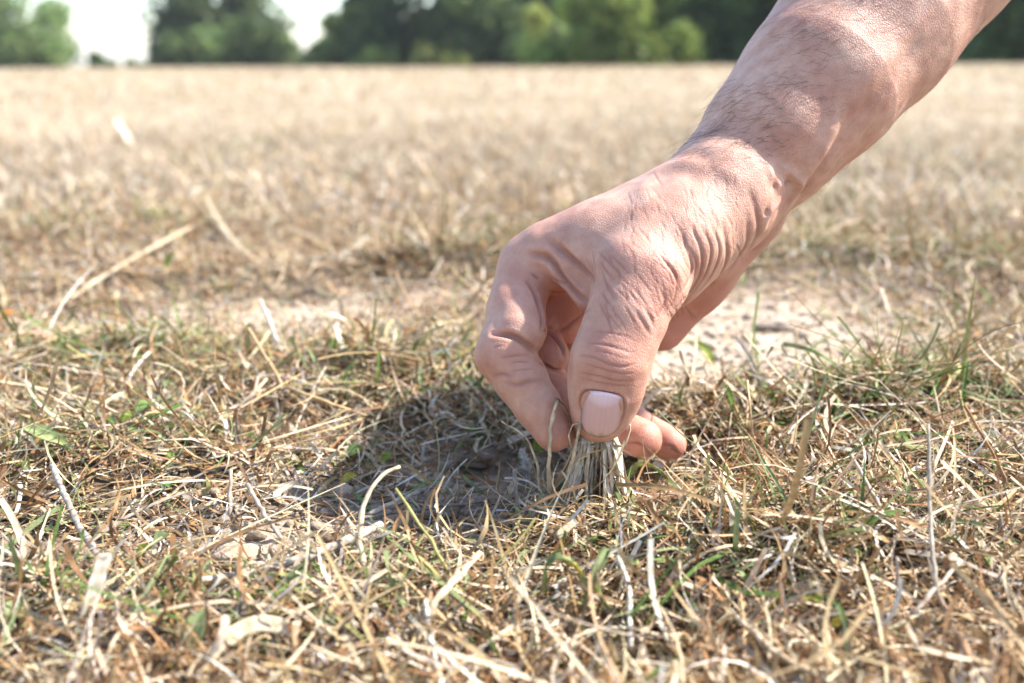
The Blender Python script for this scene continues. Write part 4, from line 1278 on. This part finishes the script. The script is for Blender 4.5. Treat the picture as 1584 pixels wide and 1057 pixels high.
# the field further out
far_parts = []
x, y = wedge(44000, 1.0, 5.0, 1.3, 31, 62); n = len(x)
L = U(n, .02, .06); W = U(n, .0014, .0034)
far_parts.append(ribbons(x, y, height(x, y) - .002, L, W, U(n, 0, TAU), U(n, .05, 1.1), rng.normal(-.6, .6, n), rng.normal(0, .6, n), rng.normal(0, 1.2, n),
                         palette(n, greenness(x, y) * .55, .12), 4))
x, y = wedge(40000, 4.5, 60.0, 1.35, 31, 62); n = len(x)
sc_ = np.clip(np.hypot(x, y) / 5.0, 1, 5)
far_parts.append(ribbons(x, y, height(x, y) - .004, U(n, .05, .12) * sc_ ** .3, U(n, .004, .009) * sc_ ** .6, U(n, 0, TAU), U(n, .1, 1.1), rng.normal(-.5, .5, n), rng.normal(0, .5, n), rng.normal(0, 1.2, n),
                         palette(n, greenness(x, y) * .4, .08), 3))
V, F, C = merge(far_parts)
C = C * .82 + C.mean(1, keepdims=True) * np.array((1.12, 1.0, .84)) * .18
C = C * .94
g_far = mesh_obj('field_grass', V, F, m_straw, cols=C)
tag(g_far, 'pale dry grass of the open field stretching to the trees', 'grass', kind='stuff')
print('far grass quads', len(F))

# crumbs of soil
def crumbs(n, x, y, size, name, label):
    ico_v = []
    ph = (1 + 5 ** .5) / 2
    for a_, b_ in ((1, ph), (-1, ph), (1, -ph), (-1, -ph)):
        ico_v += [(0, a_, b_), (a_, b_, 0), (b_, 0, a_)]
    ico_v = np.array(ico_v) / math.sqrt(1 + ph * ph)
    ico_f = [(i, j, k) for i in range(12) for j in range(i + 1, 12) for k in range(j + 1, 12)
             if all(abs(np.linalg.norm(ico_v[p] - ico_v[q]) - 1.0515) < .01 for p, q in ((i, j), (j, k), (i, k)))]
    ico_f = np.array([f if np.dot(np.cross(ico_v[f[1]] - ico_v[f[0]], ico_v[f[2]] - ico_v[f[0]]), ico_v[f[0]]) > 0 else f[::-1] for f in ico_f])
    V = ico_v[None] * rng.uniform(.6, 1.25, (n, 12, 1)) * size[:, None, None] * rng.uniform(.65, 1.2, (n, 1, 3))
    an = U(n, 0, TAU)
    V = np.stack([V[..., 0] * np.cos(an)[:, None] - V[..., 1] * np.sin(an)[:, None], V[..., 0] * np.sin(an)[:, None] + V[..., 1] * np.cos(an)[:, None], V[..., 2] * .75], -1)
    V += np.stack([x, y, height(x, y) + size * .25], -1)[:, None]
    F = ico_f[None] + (np.arange(n) * 12)[:, None, None]
    V = V.reshape(-1, 3)
    o = mesh_obj(name, V, F.reshape(-1, 3), m_soil, smooth=True,
                 extra={'dry': np.repeat(np.clip(blobs(x, y, 6) + rng.normal(.15, .2, n), 0, 1), 12), 'straw': np.zeros(len(V))})
    return tag(o, label, 'soil', kind='stuff')
x, y = wedge(24000, .17, 1.0, 1.5)
keep = rng.random(len(x)) < .12 + .9 * bareness(x, y)
x, y = x[keep], y[keep]
crumbs(len(x), x, y, .0004 + rng.gamma(1.6, .00055, len(x)), 'soil_crumbs', 'loose crumbs and clods of dry soil between the grass')

# ------------------------------------------------------------------ trees and hedge beyond the field
m_bark, nt, out = new_mat('bark')
b = node(nt, 'ShaderNodeBsdfPrincipled', Roughness=.9)
n = node(nt, 'ShaderNodeTexNoise', Scale=6.0, Detail=5.0)
rp = node(nt, 'ShaderNodeValToRGB'); rp.color_ramp.elements[0].color = (.05, .038, .028, 1); rp.color_ramp.elements[1].color = (.17, .13, .10, 1)
nt.links.new(n.outputs[0], rp.inputs[0]); nt.links.new(rp.outputs[0], b.inputs['Base Color']); nt.links.new(b.outputs[0], out.inputs[0])
m_leaf = straw_material('tree_leaf', .5, .5)

def tree(name, label, cat, px, dist, half_w, top, low, dark, n_leaf, lobes, size, seed, group):
    """a tree or bush whose crown is a cloud of leaf-sized faces round many lobes; px is where it stands along the horizon"""
    r = np.random.default_rng(seed)
    X = (px - CX) / FPX * dist; Y = dist - .316
    Z = float(height(np.array([X]), np.array([Y]))[0])
    root = empty(name, (X, Y, Z))
    tag(root, label, cat, group)
    vs, fs, o = [], [], 0
    H = top
    trunk_pts = [(X, Y, Z - .1)] + [(X + r.normal(0, .02 * H), Y + r.normal(0, .02 * H), Z + H * t) for t in (.15, .35, .55, .75)]
    def add(pts, rad):
        nonlocal o
        V, F = tube(pts, rad, 7)
        vs.append(V); fs.append(F + o); o += len(V)
    r0 = .028 * H + .03
    add(trunk_pts, [r0 * 1.3, r0, r0 * .8, r0 * .6, r0 * .3])
    lob = []
    for k in range(lobes):
        a = r.uniform(0, TAU); q = r.random() ** .55
        hz = r.random() ** 1.35 if k % 2 else .22 * r.random()
        w = half_w * (0.74 + .26 * math.sin(math.pi * min(1, .25 + .7 * hz)))
        c = np.array([X + math.cos(a) * q * w, Y + math.sin(a) * q * w * .8, Z + low + (H - low) * hz])
        lob.append((c, half_w * r.uniform(.30, .46)))
        if k % 3 == 0:
            st = np.array(trunk_pts[1 + k % 4]); md = (st + c) * .5 + np.array([0, 0, -.04 * H])
            add([st, md, c], [r0 * .38, r0 * .24, r0 * .08])
    V = np.vstack(vs); F = np.vstack(fs)
    mesh_obj('trunk', V, F, m_bark, root)
    m = int(n_leaf * 2.2); size = size * 1.3
    k = r.integers(0, lobes, m)
    cen = np.array([l[0] for l in lob])[k]; rad = np.array([l[1] for l in lob])[k]
    d = r.normal(size=(m, 3)); d /= np.linalg.norm(d, axis=1, keepdims=True)
    P = cen + d * (rad * r.random(m) ** .45)[:, None] * np.array([1, 1, .85])
    P[:, 2] = np.maximum(P[:, 2], Z + .05)
    nn = r.normal(size=(m, 3)) + np.array([0, 0, .8]); nn /= np.linalg.norm(nn, axis=1, keepdims=True)
    s = np.cross(nn, r.normal(size=(m, 3))); s /= np.linalg.norm(s, axis=1, keepdims=True)
    t = np.cross(nn, s)
    sz = (size * r.uniform(.6, 1.3, m))[:, None]
    V = np.stack([P - s * sz, P - t * sz * .55 + nn * sz * .15, P + s * sz, P + t * sz * .55 + nn * sz * .15], 1).reshape(-1, 3)
    F = np.arange(m * 4).reshape(m, 4)
    tone = r.uniform(.5, 1.55, lobes)[k] * r.uniform(.8, 1.2, m)
    C = np.repeat(np.asarray(dark)[None] * tone[:, None] * np.stack([r.uniform(.85, 1.2, m), np.ones(m), r.uniform(.8, 1.1, m)], -1), 4, 0)
    mesh_obj('crown', V, F, m_leaf, root, cols=C)
    return root

DK = (.105, .175, .062); MD = (.17, .25, .098); LT = (.24, .33, .095); YL = (.31, .36, .11)
G1, G2 = 'trees along the far edge of the field', 'bushes along the far edge of the field'
#    name, label, category, px, dist, half width, top, low, colour, leaves, lobes, leaf size, seed, group
for a in (
    ('field_tree', 'loose tree at the far left edge, sky showing through its crown', 'tree', 48, 72, 4.4, 9.0, .3, MD, 3600, 30, .20, 1, G1),
    ('field_tree', 'round isolated tree with bright sky on both sides, left of the middle', 'tree', 370, 76, 5.0, 8.6, .3, MD, 7000, 34, .24, 2, G1),
    ('bush', 'tiny dark bush on the horizon left of the isolated tree', 'bush', 183, 80, 1.0, 1.15, .1, DK, 700, 12, .15, 3, G2),
    ('bush', 'flat low bush on the horizon between the tiny bush and the isolated tree', 'bush', 236, 82, .9, .55, .05, MD, 500, 10, .13, 4, G2),
    ('field_tree', 'lighter low tree at the left end of the long tree row', 'tree', 548, 70, 2.5, 3.4, .1, LT, 4600, 30, .20, 35, G1),
    ('field_tree', 'big dark green tree in the middle of the row', 'tree', 672, 68, 4.6, 10.5, .3, DK, 8000, 36, .24, 6, G1),
    ('field_tree', 'tall mid green tree just right of the big dark tree', 'tree', 778, 64, 4.2, 10.0, .3, MD, 7000, 34, .24, 7, G1),
    ('bush', 'yellow green bush low in front of the dark tree row', 'bush', 690, 60, 1.6, 1.15, .1, YL, 1200, 14, .14, 8, G2),
    ('bush', 'small fresh green bush at the foot of the dark row, left of the yellow one', 'bush', 590, 62, 1.5, .8, .1, LT, 900, 12, .13, 9, G2),
    ('hedge_bush', 'pale yellowish bush at the left end of the hedge', 'bush', 862, 52, 1.6, 3.0, .1, YL, 2600, 20, .16, 10, G2),
    ('hedge_bush', 'large sunlit light green bush of the hedge', 'bush', 950, 43, 3.4, 3.6, .1, LT, 6400, 34, .18, 11, G2),
    ('field_tree', 'dark tree of the hedge close left of the arm', 'tree', 1065, 46, 2.8, 7.6, .1, DK, 6200, 30, .20, 12, G1),
    ('field_tree', 'mid green tree of the hedge touching the arm', 'tree', 1165, 47, 2.4, 7.0, .1, MD, 5200, 26, .20, 13, G1),
    ('field_tree', 'dark tree of the hedge behind the forearm', 'tree', 1300, 44, 3.2, 8.0, .1, DK, 6200, 30, .20, 14, G1),
    ('field_tree', 'very dark tree right of the forearm in the top right corner', 'tree', 1480, 40, 3.0, 8.0, .1, DK, 6800, 30, .20, 15, G1),
    ('field_tree', 'dark tree at the extreme right edge of the picture', 'tree', 1660, 40, 3.0, 8.0, .1, DK, 6200, 30, .20, 16, G1),
    ('hedge_bush', 'low dark bush filling the hedge between its light bush and dark tree', 'bush', 1010, 50, 2.2, 3.2, .05, DK, 3600, 22, .18, 17, G2),
    ('hedge_bush', 'dark bush behind the wrist end of the hedge', 'bush', 1120, 50, 2.2, 3.6, .05, DK, 3600, 22, .18, 18, G2),
    ('hedge_bush', 'dark bush under the very dark tree at right', 'bush', 1540, 42, 2.4, 4.0, .05, DK, 3600, 22, .18, 19, G2),
    ('field_tree', 'dark tree between the big dark one and the light low one', 'tree', 610, 72, 3.0, 8.5, .2, DK, 5200, 28, .22, 20, G1),
    ('hedge_bush', 'green bush closing the gap right of the tall mid green tree', 'bush', 835, 58, 1.9, 2.6, .05, MD, 3000, 20, .17, 21, G2),
):
    tree(*a)

# ------------------------------------------------------------------ the bright air over the field
bx0, bx1, by0, by1, bz0, bz1 = -1000, 1000, -1000, 1000, -1.6, 13.5
hz_v = [(x_, y_, z_) for z_ in (bz0, bz1) for y_ in (by0, by1) for x_ in (bx0, bx1)]
hz_f = [(0, 2, 3, 1), (4, 5, 7, 6), (0, 1, 5, 4), (2, 6, 7, 3), (0, 4, 6, 2), (1, 3, 7, 5)]
m_haze, nt, out = new_mat('haze')
pv = node(nt, 'ShaderNodeVolumePrincipled', Density=.0004)
pv.inputs['Color'].default_value = (.93, .96, 1.0, 1)
nt.links.new(pv.outputs[0], out.inputs['Volume'])
haze = mesh_obj('haze', hz_v, hz_f, m_haze, smooth=False)
tag(haze, 'pale bright air lying over the field', 'haze', kind='stuff')
